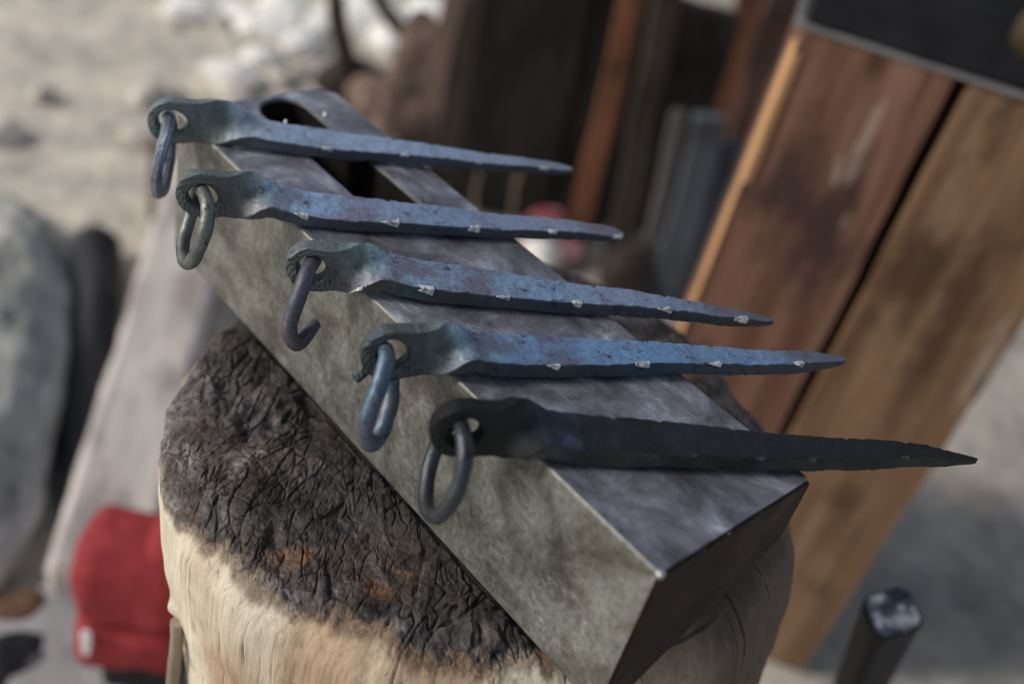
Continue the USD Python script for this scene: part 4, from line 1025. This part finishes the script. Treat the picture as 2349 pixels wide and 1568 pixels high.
f_ = frame((A_ + B_) / 2, B_ - A_)
t = thing('grey_stone', 'large rough grey stone lying at the left edge of the photo', 'stone', f_)
m = lump(1.0, 31, 0.20, (np.linalg.norm(B_ - A_) * 0.52, 0.125, 0.105), 5, 1.8)
m.apply_translation([0, 0.03, 0.012]); part('rock', wobble(m, 0.012, 14, 3), GREYST, t, True)
c = on(185, 1520)
m = wobble(rbox(0.17, 0.23, 0.028, 0.006, (c[0], c[1], 0.010)), 0.008, 10, 9, edge=0.03)
solo('stone_slab', m, SLAB, 'flat pale grey slab under and beside the red container', 'slab')
for k, (u, v, r_, mat, lab) in enumerate(((45, 1420, 0.022, RUST, 'rusty brown scrap piece at the left edge, upper one'), (85, 1470, 0.018, RUST, 'rusty brown scrap piece beside the grey slab'), (20, 1530, 0.026, IRON, 'dark scrap piece in the lower left corner'), (60, 1545, 0.02, BLUEB, 'blue grey scrap piece in the lower left corner'))):
    c = on(u, v)
    r_ *= K
    m = lump(r_, 50 + k, 0.3, (1.3, 0.9, 0.6), 3, 2); m.apply_translation([c[0], c[1], r_ * 0.4])
    solo('scrap_piece', m, mat, lab, 'scrap', 'bits of scrap at the lower left', smooth_=25)

# red container left of the stump
dR = 0.80 * K
fr_ = np.eye(4); cR = at(300, 1332, dR)
V0 = np.array([0, 0, 1.0])
xr = RIGHT - V0 * (RIGHT @ V0); xr /= np.linalg.norm(xr)
fr_[:3, 0], fr_[:3, 1], fr_[:3, 2] = xr, np.cross(V0, xr), V0
gz = 0.012
fr_[:3, 3] = [cR[0], cR[1], cR[2]]
fr_ = fr_ @ GS
rc = thing('red_container', 'red plastic container with a white stripe on the ground left of the stump', 'container', fr_)
def pillow(sx, sy, sz, r, c=(0, 0, 0)):
    pts = np.vstack([trimesh.creation.icosphere(2, r).vertices + np.array([i_ * (sx / 2 - r), j_ * (sy / 2 - r), k_ * (sz / 2 - r)]) for i_ in (-1, 1) for j_ in (-1, 1) for k_ in (-1, 1)])
    m_ = trimesh.convex.convex_hull(pts); m_.apply_translation(c)
    return m_


part('lower_body', wobble(pillow(0.080, 0.075, 0.050, 0.014, (0.006, 0, -0.040)), 0.006, 26, 4, edge=0.008), RED, rc, True)
part('upper_body', wobble(pillow(0.082, 0.075, 0.070, 0.018, (0.006, 0, 0.0155)), 0.008, 24, 5, edge=0.008), RED, rc, True)
part('neck', wobble(pillow(0.05, 0.05, 0.05, 0.016, (0.038, 0.0, 0.042)), 0.002, 20, 6, edge=0.008), RED, rc, True)
part('white_stripe', rbox(0.007, 0.004, 0.028, 0.0015, (-0.021, -0.0392, -0.027)), WHITEP, rc, 30)
part('black_base', rbox(0.06, 0.06, 0.05, 0.006, (0.014, 0.0, -0.089)), BLACKP, rc, 30)
zb = cR[2] / K - 0.114
if zb > 0:
    part('black_base', rbox(0.045, 0.045, zb + 0.004, 0.004, (0.014, 0.0, -0.1145 - zb / 2)), BLACKP, rc, 30)

# dead stick against the stump
sa, sb = at(408, 1425, 0.555), on(392, 1660, 0.0)
sb = at(385, 1640, 0.60)
ds = thing('dead_stick', 'thin dry stick leaning on the left side of the stump', 'stick', frame(sb, RIGHT, (sa - sb) / np.linalg.norm(sa - sb)))
inv = np.linalg.inv(frame(sb, RIGHT, (sa - sb) / np.linalg.norm(sa - sb)))
low_ = sb + (sb - sa) / np.linalg.norm(sb - sa) * (sb[2] / max(1e-6, -(sb - sa)[2] / np.linalg.norm(sb - sa)))
pts = [(inv @ np.r_[q, 1])[:3] for q in (low_, sb, sb * 0.5 + sa * 0.5 + np.array([0.001, 0, 0]), sa)]
part('stick', tube(pts, lambda t: 0.0042 * (1.1 - 0.25 * t), n=10, samples=60, dents=0.0012), STICK, ds, 40)
